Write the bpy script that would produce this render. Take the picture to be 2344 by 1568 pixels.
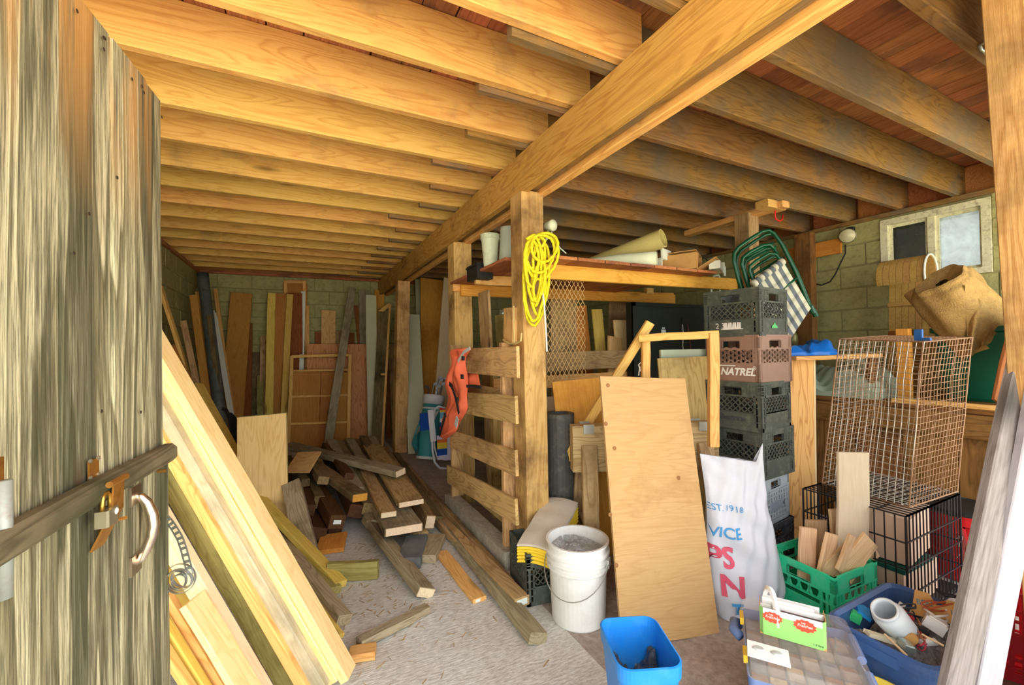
import bpy, math, random
from mathutils import Vector as V, Matrix, Quaternion
random.seed(7)
for o in list(bpy.data.objects): bpy.data.objects.remove(o)
SC = bpy.context.scene
COL = SC.collection
# ---------------------------------------------------------------- camera
FPX, YAW, PITCH, ROLL, CH = 963.06, 0.46858, 0.01188, -0.01743, 1.3
fw = V((math.sin(YAW)*math.cos(PITCH), math.cos(YAW)*math.cos(PITCH), math.sin(PITCH)))
rt = V((math.cos(YAW), -math.sin(YAW), 0)); up = rt.cross(fw)
cr = rt*math.cos(ROLL)+up*math.sin(ROLL); cu = -rt*math.sin(ROLL)+up*math.cos(ROLL)
EYE = V((0, 0, CH))
cd = bpy.data.cameras.new('camera'); cam = bpy.data.objects.new('camera', cd); COL.objects.link(cam)
cd.sensor_width = 36; cd.sensor_fit = 'HORIZONTAL'; cd.lens = FPX/2344*36; cd.clip_start = 0.05
m3 = Matrix((cr, cu, -fw)).transposed()
cam.matrix_world = Matrix.Translation(EYE) @ m3.to_4x4()
SC.camera = cam
# ---------------------------------------------------------------- daylight
SC.view_settings.view_transform = 'Standard'; SC.view_settings.look = 'None'
SC.view_settings.gamma = 1; SC.view_settings.use_curve_mapping = False
SC.view_settings.exposure = 2.15
W = bpy.data.worlds.new('sky'); SC.world = W; W.use_nodes = True
bg = W.node_tree.nodes['Background']; bg.inputs[0].default_value = (0.93, 0.97, 1.0, 1); bg.inputs[1].default_value = 1.0
sl = bpy.data.lights.new('sun', 'SUN'); sl.energy = 10.0; sl.angle = math.radians(1); sl.color = (1, .95, .86)
so = bpy.data.objects.new('sun', sl); COL.objects.link(so)
so.rotation_euler = V((0.25, -0.62, -1.0)).to_track_quat('-Z', 'Y').to_euler()

# ---------------------------------------------------------------- helpers
def ray(x, y): return fw+cr*((x-1172)/FPX)-cu*((y-784)/FPX)
def PZ(x, y, z): d = ray(x, y); return EYE+d*((z-CH)/d.z)
def PY(x, y, Y): d = ray(x, y); return EYE+d*(Y/d.y)
def PX(x, y, X): d = ray(x, y); return EYE+d*(X/d.x)
def PW(x, y, w): return EYE+ray(x, y)*w
def depth(p): return (V(p)-EYE).dot(fw)
def pxm(p, n): return n*depth(p)/FPX         # pixels at p in metres

def tag(o, label=None, cat=None, group=None, kind=None):
    if label: o['label'] = label
    if cat: o['category'] = cat
    if group: o['group'] = group
    if kind: o['kind'] = kind
    return o
def adopt(o, parent):
    if parent is not None:
        o.parent = parent
        o.matrix_parent_inverse = parent.matrix_basis.inverted()
def empty(name, loc, rz=0, label=None, cat=None, group=None, kind=None):
    o = bpy.data.objects.new(name, None); COL.objects.link(o); o.empty_display_size = .05
    o.location = loc; o.rotation_euler = (0, 0, rz)
    return tag(o, label, cat, group, kind)
def mesh(name, v, f, mat, smooth=False):
    me = bpy.data.meshes.new(name); me.from_pydata([tuple(p) for p in v], [], f); me.update()
    if mat: me.materials.append(mat)
    if smooth:
        for p in me.polygons: p.use_smooth = True
    return me
def obj(name, me, parent=None, mw=None, local=False):
    """link a mesh; mw is its world matrix (or local matrix when local=True)"""
    o = bpy.data.objects.new(name, me); COL.objects.link(o)
    if mw is not None: o.matrix_basis = mw
    if parent is not None:
        if local: o.parent = parent
        else: adopt(o, parent)
    return o
def frame(x, z):
    """rotation with local X along x and local Z near z"""
    x = V(x).normalized(); z = V(z); z = (z-x*z.dot(x))
    if z.length < 1e-6: z = x.orthogonal()
    z.normalize(); y = z.cross(x)
    return Matrix((x, y, z)).transposed()
class MB:
    def __init__(s): s.v = []; s.f = []
    def add(s, v, f, M=None):
        n = len(s.v); s.v += [(M @ V(p) if M else V(p)) for p in v]; s.f += [tuple(i+n for i in q) for q in f]; return s
    def box(s, c, d, M=None, R=None):
        x, y, z = d[0]/2, d[1]/2, d[2]/2; c = V(c)
        pts = [V((a*x, b*y, e*z)) for e in (-1, 1) for a, b in ((-1, -1), (1, -1), (1, 1), (-1, 1))]
        if R: pts = [R @ p for p in pts]
        return s.add([c+p for p in pts], [(3, 2, 1, 0), (4, 5, 6, 7), (0, 1, 5, 4), (1, 2, 6, 5), (2, 3, 7, 6), (3, 0, 4, 7)], M)
    def bar(s, a, b, w, t, n=(0, 0, 1), M=None):
        a = V(a); b = V(b); R = frame(b-a, n)
        return s.box((a+b)/2, ((b-a).length, w, t), M, R)
    def tube(s, path, r, k=8, closed=False, cap=True, M=None, flat=None):
        path = [V(p) for p in path]; n = len(path); rings = []; nrm = None
        for i, p in enumerate(path):
            if closed: t = path[(i+1) % n]-path[i-1]
            else: t = path[min(i+1, n-1)]-path[max(i-1, 0)]
            t.normalize()
            if nrm is None:
                nrm = t.orthogonal().normalized() if flat is None else V(flat)
            nrm = nrm-t*nrm.dot(t)
            if nrm.length < 1e-6: nrm = t.orthogonal()
            nrm.normalize(); b = t.cross(nrm)
            rr = r[i] if isinstance(r, (list, tuple)) else r
            rings.append([p+(nrm*math.cos(2*math.pi*j/k)+b*math.sin(2*math.pi*j/k))*rr for j in range(k)])
        v = [q for g in rings for q in g]; f = []
        for i in range(n if closed else n-1):
            a = i*k; c = ((i+1) % n)*k
            for j in range(k): f.append((a+j, a+(j+1) % k, c+(j+1) % k, c+j))
        if cap and not closed: f += [tuple(range(k))[::-1], tuple((n-1)*k+j for j in range(k))]
        return s.add(v, f, M)
    def lathe(s, prof, k=24, M=None):
        v = []; f = []
        for r, z in prof: v += [V((r*math.cos(2*math.pi*j/k), r*math.sin(2*math.pi*j/k), z)) for j in range(k)]
        for i in range(len(prof)-1):
            for j in range(k): f.append((i*k+j, i*k+(j+1) % k, (i+1)*k+(j+1) % k, (i+1)*k+j))
        return s.add(v, f, M)
    def grid(s, fn, nu, nv, M=None, wrap=False):
        v = [fn(i/nu, j/nv) for j in range(nv+1) for i in range(nu+(0 if wrap else 1))]
        m = nu if wrap else nu+1; f = []
        for j in range(nv):
            for i in range(nu):
                a = j*m+i; b = j*m+(i+1) % m; f.append((a, b, b+m, a+m))
        return s.add(v, f, M)
    def prism(s, poly, z0, z1, M=None):
        n = len(poly); v = [V((x, y, z0)) for x, y in poly]+[V((x, y, z1)) for x, y in poly]
        return s.add(v, [tuple(range(n))[::-1], tuple(range(n, 2*n))]+[(i, (i+1) % n, n+(i+1) % n, n+i) for i in range(n)], M)
    def build(s, name, mat, parent=None, mw=None, local=False, smooth=False):
        return obj(name, mesh(name, s.v, s.f, mat, smooth), parent, mw, local)
def cham(L, w, t, e=None, seed=0, skew=0):
    """a sawn board: chamfered box, length along X, slightly uneven, ends not quite square"""
    r = random.Random(seed); e = e if e is not None else min(.004, w*.12, t*.12)
    x, y, z = L/2, w/2, t/2; v = []; f = []
    sec = [(-y+e, -z), (y-e, -z), (y, -z+e), (y, z-e), (y-e, z), (-y+e, z), (-y, z-e), (-y, -z+e)]
    xs = (-x, -x/3, x/3, x)
    for xi in xs:
        jy, jz = (r.uniform(-1, 1)*.004 if abs(xi) < x else 0), (r.uniform(-1, 1)*.002 if abs(xi) < x else 0)
        for a, b in sec: v.append(V((xi+(skew*a if abs(xi) == x else 0), a+jy, b+jz)))
    for i in range(3):
        for j in range(8): f.append((i*8+j, (i+1)*8+j, (i+1)*8+(j+1) % 8, i*8+(j+1) % 8))
    f += [tuple(range(8)), tuple(range(24, 32))[::-1]]
    return v, [q[::-1] for q in f]
BN = [0]
def board(name, a, b, w, t, n, mat, parent=None, label=None, cat=None, group=None, skew=0, kind=None, e=None):
    """board from end centre a to end centre b, width w across, thickness t along n"""
    a = V(a); b = V(b); BN[0] += 1; L = (b-a).length
    v, f = cham(L, w, t, e, BN[0], skew)
    o = obj(name, mesh(name, v, f, mat), None, Matrix.Translation((a+b)/2) @ frame(b-a, n).to_4x4())
    if parent is not None: adopt(o, parent)
    return tag(o, label, cat, group, kind)
def text(name, s, size, mw, mat, parent=None, ext=.0004, ax='CENTER', local=False, shear=0, off=0):
    c = bpy.data.curves.new(name, 'FONT'); c.body = s; c.size = size; c.extrude = ext; c.align_x = ax; c.align_y = 'CENTER'; c.shear = shear; c.offset = off
    c.resolution_u = 3
    t = bpy.data.objects.new('tmp', c); me = bpy.data.meshes.new_from_object(t); bpy.data.objects.remove(t)
    me.name = name; me.materials.clear(); me.materials.append(mat)
    return obj(name, me, parent, mw, local)
def copy_tree(o, parent=None):
    c = o.copy(); COL.objects.link(c)
    if parent is not None: c.parent = parent
    for ch in list(o.children): copy_tree(ch, c)
    return c

# ---------------------------------------------------------------- materials
def S(r, g, b):
    f = lambda c: (c/255/12.92 if c/255 <= .04045 else ((c/255+.055)/1.055)**2.4)
    return (f(r), f(g), f(b), 1)
class NT:
    def __init__(s, name):
        s.m = bpy.data.materials.new(name); s.m.use_nodes = True; s.t = s.m.node_tree; s.p = s.t.nodes['Principled BSDF']
    def n(s, typ, **k):
        d = s.t.nodes.new(typ)
        for a, b in k.items():
            if a.startswith('i_'):
                key = a[2:]; d.inputs[int(key) if key.isdigit() else key].default_value = b
            else: setattr(d, a, b)
        return d
    def l(s, a, b): s.t.links.new(a, b)
    def ramp(s, src, stops, interp='LINEAR'):
        r = s.n('ShaderNodeValToRGB'); r.color_ramp.interpolation = interp
        el = r.color_ramp.elements
        el[0].position, el[0].color = stops[0]; el[1].position, el[1].color = stops[-1]
        for p, c in stops[1:-1]: e = el.new(p); e.color = c
        s.l(src, r.inputs[0]); return r.outputs[0]
    def mix(s, fac, a, b, mode='MIX'):
        m = s.n('ShaderNodeMix', data_type='RGBA', blend_type=mode)
        for sock, val in ((m.inputs[0], fac), (m.inputs[6], a), (m.inputs[7], b)):
            if hasattr(val, 'is_output'): s.l(val, sock)
            else: sock.default_value = val
        return m.outputs[2]
    def math(s, op, a, b=0.0, c=None):
        m = s.n('ShaderNodeMath', operation=op)
        for i, val in enumerate((a, b) if c is None else (a, b, c)):
            if hasattr(val, 'is_output'): s.l(val, m.inputs[i])
            else: m.inputs[i].default_value = val
        return m.outputs[0]
    def coords(s, scale, rnd=True, kind='Object'):
        tc = s.n('ShaderNodeTexCoord'); mp = s.n('ShaderNodeMapping'); mp.inputs[3].default_value = scale
        if rnd:
            oi = s.n('ShaderNodeObjectInfo'); cx = s.n('ShaderNodeCombineXYZ')
            a = s.math('MULTIPLY', oi.outputs['Random'], 37.0); b = s.math('MULTIPLY', oi.outputs['Random'], 91.0)
            s.l(a, cx.inputs[0]); s.l(b, cx.inputs[1]); s.l(a, cx.inputs[2]); s.l(cx.outputs[0], mp.inputs[1])
        s.l(tc.outputs[kind], mp.inputs[0]); return mp.outputs[0]
    def noise(s, vec, scale, detail=4, rough=.55, dist=0.0):
        d = s.n('ShaderNodeTexNoise'); s.l(vec, d.inputs['Vector'])
        d.inputs['Scale'].default_value = scale; d.inputs['Detail'].default_value = detail
        d.inputs['Roughness'].default_value = rough; d.inputs['Distortion'].default_value = dist
        return d.outputs[0]
    def bump(s, h, strength, dist=.01):
        b = s.n('ShaderNodeBump'); b.inputs['Strength'].default_value = strength; b.inputs['Distance'].default_value = dist
        s.l(h, b.inputs['Height']); s.l(b.outputs[0], s.p.inputs['Normal'])
G0 = (0, 0, 0, 1); G1 = (1, 1, 1, 1)
def g(x): return (x, x, x, 1)
def wood(name, light, dark, stain=None, st=.0, knots=.5, rough=.75, grain=1.0, vary=.25, bump=.25, ring=.5):
    """long grain along local X, rings, knots, dirt blotches; each object draws its own piece of the pattern"""
    k = NT(name)
    c1 = k.coords((1.0, 14, 14)); c2 = k.coords((1, 1, 1)); c3 = k.coords((.55, 4.5, 4.5)); c4 = k.coords((1.6, 6.5, 6.5))
    fine = k.noise(c1, 9*grain, 5, .6); ringn = k.noise(c3, 2.2, 2, .5, .6)
    rings = k.math('FRACT', k.math('MULTIPLY', ringn, 11.0))
    rr = k.ramp(rings, [(0, g(.25)), (.35, g(.9)), (.8, g(1)), (1, g(.2))])
    gr = k.mix(ring, fine, rr)
    col = k.mix(k.ramp(gr, [(.22, G0), (.72, G1)]), dark, light)
    vo = k.n('ShaderNodeTexVoronoi', feature='F1'); k.l(c4, vo.inputs['Vector']); vo.inputs['Scale'].default_value = 1.0
    sep = k.n('ShaderNodeSeparateColor'); k.l(vo.outputs['Color'], sep.inputs[0])
    kn = k.math('MULTIPLY', k.ramp(vo.outputs['Distance'], [(.05, G1), (.17, G0)]), k.math('GREATER_THAN', sep.outputs[0], 1-knots*.6))
    col = k.mix(k.math('MULTIPLY', kn, .75), col, tuple(c*.28 for c in dark[:3])+(1,))
    if stain:
        bl = k.noise(c2, 2.3, 5, .65); bl = k.ramp(bl, [(.62-st*.35, G0), (.8-st*.3, G1)])
        col = k.mix(k.math('MULTIPLY', bl, .85), col, stain)
    oi = k.n('ShaderNodeObjectInfo'); hs = k.n('ShaderNodeHueSaturation')
    k.l(k.math('MULTIPLY_ADD', oi.outputs['Random'], vary*1.2, 1-vary*.6), hs.inputs['Value'])
    k.l(k.math('MULTIPLY_ADD', k.math('FRACT', k.math('MULTIPLY', oi.outputs['Random'], 7.31)), .02, .49), hs.inputs['Hue'])
    k.l(col, hs.inputs['Color']); k.l(hs.outputs[0], k.p.inputs['Base Color'])
    k.p.inputs['Roughness'].default_value = rough; k.p.inputs['Specular IOR Level'].default_value = .25
    k.bump(fine, bump, .006)
    return k.m
def plain(name, col, rough=.6, var=.12, scale=6, dirt=None, da=.3, metal=0, bump=0, spec=.4, trans=0, coat=0, alpha=1, bs=40):
    k = NT(name); c = k.coords((1, 1, 1)); n = k.noise(c, scale, 5, .6)
    base = k.mix(k.ramp(n, [(.3, G0), (.7, G1)]), tuple(x*(1-var) for x in col[:3])+(1,), tuple(min(1, x*(1+var)) for x in col[:3])+(1,))
    if dirt:
        d = k.noise(c, scale*2.7, 6, .7); base = k.mix(k.math('MULTIPLY', k.ramp(d, [(.5, G0), (.68, G1)]), da), base, dirt)
    k.l(base, k.p.inputs['Base Color']); k.p.inputs['Roughness'].default_value = rough; k.p.inputs['Metallic'].default_value = metal
    k.p.inputs['Specular IOR Level'].default_value = spec; k.p.inputs['Transmission Weight'].default_value = trans
    k.p.inputs['Coat Weight'].default_value = coat; k.p.inputs['Alpha'].default_value = alpha
    if bump: k.bump(k.noise(c, bs, 4, .6), bump, .01)
    return k.m
# ================================================================ materials of the place
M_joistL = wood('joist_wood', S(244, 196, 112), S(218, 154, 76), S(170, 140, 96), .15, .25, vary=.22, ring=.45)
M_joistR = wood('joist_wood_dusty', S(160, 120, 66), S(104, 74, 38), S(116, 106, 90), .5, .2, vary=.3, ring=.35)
M_deck = wood('deck_plank_wood', S(196, 124, 76), S(146, 86, 54), S(84, 68, 62), .4, .15, vary=.35, ring=.35)
M_beam = wood('beam_wood', S(206, 156, 80), S(166, 110, 48), S(112, 78, 40), .2, .3, vary=.12, ring=.4)
M_post = wood('post_wood', S(220, 180, 112), S(182, 134, 70), S(100, 72, 44), .4, .35, vary=.12, ring=.4, bump=.4)
M_block = plain('concrete_block', S(176, 170, 112), .92, .14, 9, S(110, 116, 66), .5, bump=.5, bs=60)
M_bench0 = wood('front_blocker_boards', S(190, 140, 80), S(150, 100, 52), None, 0, .2)  # for the unseen wall stub that blocks daylight
M_mortar = plain('mortar', S(146, 142, 96), .95, .1, 12)
def concrete(name, a, b, dirt, da, streak):
    k = NT(name); c = k.coords(streak, False); c2 = k.coords((1, 1, 1), False)
    n = k.noise(c, 30, 5, .65); n2 = k.noise(c2, 3.0, 5, .6); n3 = k.noise(c2, 1.2, 4, .65, .4)
    col = k.mix(k.ramp(n, [(.36, G0), (.62, G1)]), b, a)
    col = k.mix(k.math('MULTIPLY', k.ramp(n2, [(.45, G0), (.75, G1)]), da), col, dirt)
    col = k.mix(k.math('MULTIPLY', k.ramp(n3, [(.5, G0), (.72, G1)]), da*.8), col, dirt)
    k.l(col, k.p.inputs['Base Color']); k.p.inputs['Roughness'].default_value = .9; k.bump(n, .55, .01); return k.m
M_floor = concrete('brushed_concrete', S(234, 234, 228), S(188, 186, 178), S(176, 156, 120), .4, (1, 3.5, 1))
M_floorR = concrete('dusty_concrete', S(190, 176, 164), S(158, 144, 132), S(124, 110, 98), .5, (1, 1, 1))
M_yard = concrete('gravel_yard', S(196, 186, 160), S(150, 140, 120), S(110, 120, 80), .4, (1, 1, 1))
M_curb = plain('curb_concrete', S(178, 172, 152), .95, .2, 14, S(120, 108, 84), .5, bump=.8, bs=50)
# ================================================================ the setting
XL, XR, YB, YF, ZJ = -1.22, 4.6, 7.0, -.35, 2.42
def slab(name, x0, x1, y0, y1, z0, z1, mat):
    o = MB().box(((x0+x1)/2, (y0+y1)/2, (z0+z1)/2), (x1-x0, y1-y0, z1-z0)).build(name, mat); return tag(o, kind='structure')
slab('floor', XL-.2, 1.08, -.1, YB+.2, -.12, 0, M_floor)
slab('floor_right', 1.08, XR+.2, -.1, YB+.2, -.12, -.002, M_floorR)
slab('ground_outside', -9, 12, -14, -.1, -.3, -.03, M_yard)
tag(MB().box((1.10, 2.78, .055), (.1, 1.12, .11)).build('trim_1', M_curb), kind='structure')
# ---- block walls: a mortar core and a block for each block, joints recessed
BL, BH, GAP = .405, .2, .011
def block_mesh(L, H, seed):
    v, f = cham(L, H, .05, .006, seed); return mesh('block', v, f, M_block)
BM = [block_mesh(BL-GAP, BH-GAP, i) for i in range(4)]; BHM = [block_mesh(BL/2-GAP, BH-GAP, 9)]
def blockwall(name, axis, pos, lo, hi, ztop, holes, nrm, back=.15):
    """axis: direction the wall runs along"""
    w = empty(name, (0, 0, 0), kind='structure')
    rows = int(round(ztop/BH)); dirv = V((1, 0, 0)) if axis == 'x' else V((0, 1, 0)); nv = V(nrm)
    pt = lambda s, z, d=0: (V((s, pos, z)) if axis == 'x' else V((pos, s, z)))+nv*d
    R = frame(dirv, nv).to_4x4()
    # core in rectangles around the holes
    rects = [(lo-(.2 if axis == 'x' else 0), hi+.2, 0, ztop)]
    for (a, b, c, d) in holes:
        nr = []
        for (p, q, r, s) in rects:
            if a >= q or b <= p or c >= s or d <= r: nr.append((p, q, r, s)); continue
            if a > p: nr.append((p, a, r, s))
            if b < q: nr.append((b, q, r, s))
            if c > r: nr.append((max(a, p), min(b, q), r, c))
            if d < s: nr.append((max(a, p), min(b, q), d, s))
        rects = nr
    mb = MB()
    for (p, q, r, s) in rects: mb.box(pt((p+q)/2, (r+s)/2, -back/2-.008), (q-p, .0+back, s-r), None, frame(dirv, (0, 0, 1)))
    mb.build('mortar', M_mortar, w)
    for r in range(rows):
        z = r*BH+BH/2; s = lo+(BL/2 if r % 2 else 0)+.02
        if r % 2: s0 = [(lo+BL/4+.02, 1)]
        else: s0 = []
        while s < hi-.1: s0.append((s+BL/2, 0)); s += BL
        for c, half in s0:
            hl = BL/4 if half else BL/2
            a, b = c-hl, c+hl; segs = [(a, b)]
            for (p, q, u, t) in holes:
                if z-BH/2 < t-.02 and z+BH/2 > u+.02:
                    ns = []
                    for (x0, x1) in segs:
                        if p >= x1 or q <= x0: ns.append((x0, x1))
                        else:
                            if p-x0 > .02: ns.append((x0, p))
                            if x1-q > .02: ns.append((q, x1))
                    segs = ns
            for (x0, x1) in segs:
                if x1 > hi+.25: x1 = hi+.2
                if abs(x1-x0-BL) < 1e-4: me = random.choice(BM)
                elif abs(x1-x0-BL/2) < 1e-4: me = BHM[0]
                else: me = block_mesh(x1-x0-GAP, BH-GAP, 3)
                obj('block', me, w, Matrix.Translation(pt((x0+x1)/2, z, -.025+random.uniform(-.003, .003))) @ R)
    return w
WIN = (1.165, 1.83, 1.8, 2.36)          # y0 y1 z0 z1 of the window in the right wall
BWIN = (3.3, 3.95, 1.35, 2.0)           # opening in the back wall of the right bay
blockwall('wall_back', 'x', YB, XL, XR, 2.4, [BWIN], (0, -1, 0))
blockwall('wall_right', 'y', XR, -.1, YB, 2.4, [WIN], (-1, 0, 0))
blockwall('wall_left', 'y', XL, 1.2, YB, 2.4, [], (1, 0, 0))
# ---- sill plates
t2 = board('trim_2', (XR+.07, -.3, 2.4), (XR+.07, YB, 2.4), .2, .038, (0, 0, 1), M_joistR, kind='structure')
board('trim_3', (XL-.02, YB+.05, 2.41), (XR, YB+.05, 2.41), .16, .038, (0, 0, 1), M_deck, kind='structure')
board('trim_4', (XL-.05, -.3, 2.41), (XL-.05, YB, 2.41), .16, .038, (0, 0, 1), M_deck, kind='structure')
# ---- ceiling: deck planks and joists
ceil = empty('ceiling', (0, 0, 2.7), kind='structure')
x = XL-.15; pw = .14
i = 0
while x < XR+.2:
    board('deck_plank', (x+pw/2, -.15, 2.678), (x+pw/2, YB+.1, 2.678), pw-.005, .022, (0, 0, 1), M_deck, ceil, e=.002); x += pw
JY = [-.1, .28, .58, .95, 1.30, 1.645, 2.03, 2.43, 2.82, 3.22, 3.60, 4.0, 4.4, 4.8, 5.2, 5.6, 6.0, 6.4, 6.8]
for y in JY:
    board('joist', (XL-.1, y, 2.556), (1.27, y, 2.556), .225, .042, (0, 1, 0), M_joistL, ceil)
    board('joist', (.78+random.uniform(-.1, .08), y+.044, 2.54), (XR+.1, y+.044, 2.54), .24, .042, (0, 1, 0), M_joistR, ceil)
    if y > 0: MB().box((XR+.12, y+.22, 2.54), (.04, .34, .235)).build('rim_block', M_deck, ceil)
MB().box(((XL+XR)/2, 3.4, 2.705), (XR-XL+.8, 7.6, .03)).build('sun_block_sheet', M_deck, ceil)  # added sheet that stops sun leaking through the plank gaps
for xx in (XL-.14, XR+.2): MB().box((xx, 3.5, 2.5), (.06, 7.4, .4)).build('rim_board', M_deck, ceil)
board('rim_joist', (XL-.1, YB+.08, 2.54), (XR+.1, YB+.08, 2.54), .24, .04, (0, 1, 0), M_deck, ceil)
# ---- main beam of three planks, and its posts
bm = empty('main_beam', (1.23, 3.3, 2.2), label='long built-up wooden beam carrying the ceiling joists on posts', cat='beam')
board('beam_plank', (1.165, -.4, 2.31), (1.165, 7.05, 2.285), .22, .05, (1, 0, 0), M_beam, bm)
board('beam_plank', (1.225, -.4, 2.325), (1.225, 7.05, 2.30), .2, .06, (1, 0, 0), M_joistR, bm)
board('beam_plank', (1.285, -.4, 2.31), (1.285, 7.05, 2.285), .225, .05, (1, 0, 0), M_joistL, bm)
def post(x, y, s, label, ztop=2.2, mat=None, x2=None):
    return board('wooden_post', (x, y, 0), (x2 if x2 else x, y, ztop), s, s, (0, -1, 0), mat or M_post, label=label, cat='post', group='posts under the beam')
post(1.212, 2.172, .145, 'stained square wooden post with the yellow rope hung on it')
post(1.24, 3.42, .16, 'square wooden post behind the orange life vest', 2.195)
post(1.13, 5.45, .155, 'farthest square wooden post with a rotted base, beyond the golf bag', 2.17, x2=1.2)
# ---- right jamb of the doorway
board('trim_5', (2.01, .38, -.02), (1.80, .40, 2.66), .14, .09, (-.25, -1, 0), M_post, kind='structure')
slab('wall_front_blocker', 2.04, 2.5, .33, .45, 0, 2.42, M_bench0)  # unseen stub of front wall, added and sized to cut daylight on the clutter
# ---- window in the right wall
wy0, wy1, wz0, wz1 = WIN
M_winpaint = plain('flaking_cream_paint', S(232, 228, 190), .7, .1, 10, S(120, 96, 60), .6, bump=.4)
def dirty_glass(name, col, tr):
    k = NT(name); c = k.coords((1, 1, 1)); n = k.noise(c, 7, 6, .7, .8)
    for nd in list(k.t.nodes):
        if nd.type == 'BSDF_PRINCIPLED': k.t.nodes.remove(nd)
    out = k.t.nodes['Material Output']
    tb = k.n('ShaderNodeBsdfTransparent'); tb.inputs[0].default_value = (tr, tr, tr, 1)
    tl = k.n('ShaderNodeBsdfTranslucent'); tl.inputs[0].default_value = col
    gl = k.n('ShaderNodeBsdfGlossy'); gl.inputs[1].default_value = .08
    mx = k.n('ShaderNodeMixShader'); k.l(k.ramp(n, [(.35, g(.25)), (.7, g(.8))]), mx.inputs[0]); k.l(tb.outputs[0], mx.inputs[1]); k.l(tl.outputs[0], mx.inputs[2])
    m2 = k.n('ShaderNodeMixShader'); m2.inputs[0].default_value = .06; k.l(mx.outputs[0], m2.inputs[1]); k.l(gl.outputs[0], m2.inputs[2]); k.l(m2.outputs[0], out.inputs[0])
    return k.m
M_pane = dirty_glass('dusty_pane', (.55, .6, .58, 1), .35); M_paned = dirty_glass('screened_pane', (.10, .11, .08, 1), .10)
win = empty('window_1', (XR, (wy0+wy1)/2, wz0), kind='structure')
def yz(name, y0, y1, z0, z1, x0, x1, mat, par): return MB().box(((x0+x1)/2, (y0+y1)/2, (z0+z1)/2), (x1-x0, y1-y0, z1-z0)).build(name, mat, par)
for nm, a, b, c, d in (('window_frame', wy0, wy1, wz1-.05, wz1), ('window_frame', wy0, wy0+.05, wz0+.045, wz1-.05), ('window_frame', wy1-.05, wy1, wz0+.045, wz1-.05), ('window_sill', wy0, wy1, wz0, wz0+.045)):
    yz(nm, a, b, c, d, XR-.012, XR+.15, M_winpaint, win)
ym = 1.50
yz('mullion', ym-.02, ym+.025, wz0+.045, wz1-.05, XR+.01, XR+.07, M_winpaint, win)
for a, b, mt in ((wy0+.05, ym-.02, M_pane), (ym+.025, wy1-.05, M_paned)):
    sa = empty('sash', (XR+.045, (a+b)/2, wz0+.045)); adopt(sa, win)
    for s, t, u, w_ in ((a, b, wz0+.045, wz0+.07), (a, b, wz1-.075, wz1-.05), (a, a+.02, wz0+.07, wz1-.075), (b-.02, b, wz0+.07, wz1-.075)):
        yz('sash_bar', s, t, u, w_, XR+.03, XR+.06, M_winpaint, sa)
    yz('pane', a+.02, b-.02, wz0+.07, wz1-.075, XR+.043, XR+.047, mt, sa)
w2 = empty('window_2', (3.6, YB, 1.35), kind='structure')
for a, b, c, d in ((3.3, 3.95, 1.95, 2.0), (3.3, 3.95, 1.35, 1.4), (3.3, 3.35, 1.4, 1.95), (3.9, 3.95, 1.4, 1.95), (3.6, 3.64, 1.4, 1.95)):
    MB().box(((a+b)/2, YB+.05, (c+d)/2), (b-a, .1, d-c)).build('window_frame', M_winpaint, w2)
for a, b in ((3.35, 3.6), (3.64, 3.9)): MB().box(((a+b)/2, YB+.05, 1.675), (b-a, .004, .55)).build('pane', M_pane, w2)
# ================================================================ open plank door on the left
def weathered(name, orange=.9):
    k = NT(name); c1 = k.coords((.5, 18, 18)); c2 = k.coords((.22, 6, 6)); c3 = k.coords((.3, 5, 5))
    fine = k.noise(c1, 16, 6, .7); ridg = k.noise(c2, 2.0, 2, .45, .35); bl = k.noise(c3, 2.0, 6, .65, .3)
    rings = k.math('FRACT', k.math('MULTIPLY', ridg, 10.0))
    col = k.mix(k.ramp(rings, [(.0, G0), (.45, g(.55)), (.9, G1), (1, G0)]), S(126, 118, 84), S(232, 222, 180))
    col = k.mix(k.math('MULTIPLY', k.ramp(fine, [(.40, G1), (.56, G0)]), .75), col, S(70, 68, 42))
    col = k.mix(k.math('MULTIPLY', k.ramp(bl, [(.50, G0), (.58, G1)]), .8), col, S(64, 64, 38))
    tc = k.n('ShaderNodeTexCoord'); sx = k.n('ShaderNodeSeparateXYZ'); k.l(tc.outputs['Object'], sx.inputs[0])
    n4 = k.noise(c3, 3.1, 4, .6)
    hi = k.math('MULTIPLY', k.ramp(n4, [(.46, G0), (.58, G1)]), k.ramp(sx.outputs[0], [(.05, G0), (.42, g(orange))]))
    col = k.mix(hi, col, S(212, 156, 84))
    vo = k.n('ShaderNodeTexVoronoi'); k.l(k.coords((2.0, 7.5, 7.5)), vo.inputs['Vector']); vo.inputs['Scale'].default_value = 1
    col = k.mix(k.math('MULTIPLY', k.ramp(vo.outputs['Distance'], [(.07, G1), (.16, G0)]), .8), col, S(92, 66, 40))
    k.l(col, k.p.inputs['Base Color']); k.p.inputs['Roughness'].default_value = .9; k.bump(k.mix(.5, fine, rings), .6, .006); return k.m
M_door = weathered('weathered_plank'); M_doorl = weathered('weathered_plank_grey', .0); M_bar = wood('weathered_bar', S(140, 126, 96), S(84, 74, 50), S(70, 72, 48), .5, .1, bump=.5)
M_rust = plain('rusty_zinc', S(176, 124, 56), .5, .2, 18, S(120, 70, 30), .6, metal=.6)
M_chrome = plain('worn_chrome', S(228, 214, 196), .3, .05, 20, S(150, 96, 50), .35, metal=1)
M_lock = plain('padlock_steel', S(196, 190, 162), .35, .08, 25, metal=.8); M_zinc = plain('galvanised', S(196, 204, 200), .35, .1, 20, metal=.8)
M_hinge = plain('grey_hinge_steel', S(168, 174, 166), .5, .08, 12, S(150, 80, 60), .4, metal=.3)
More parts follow.
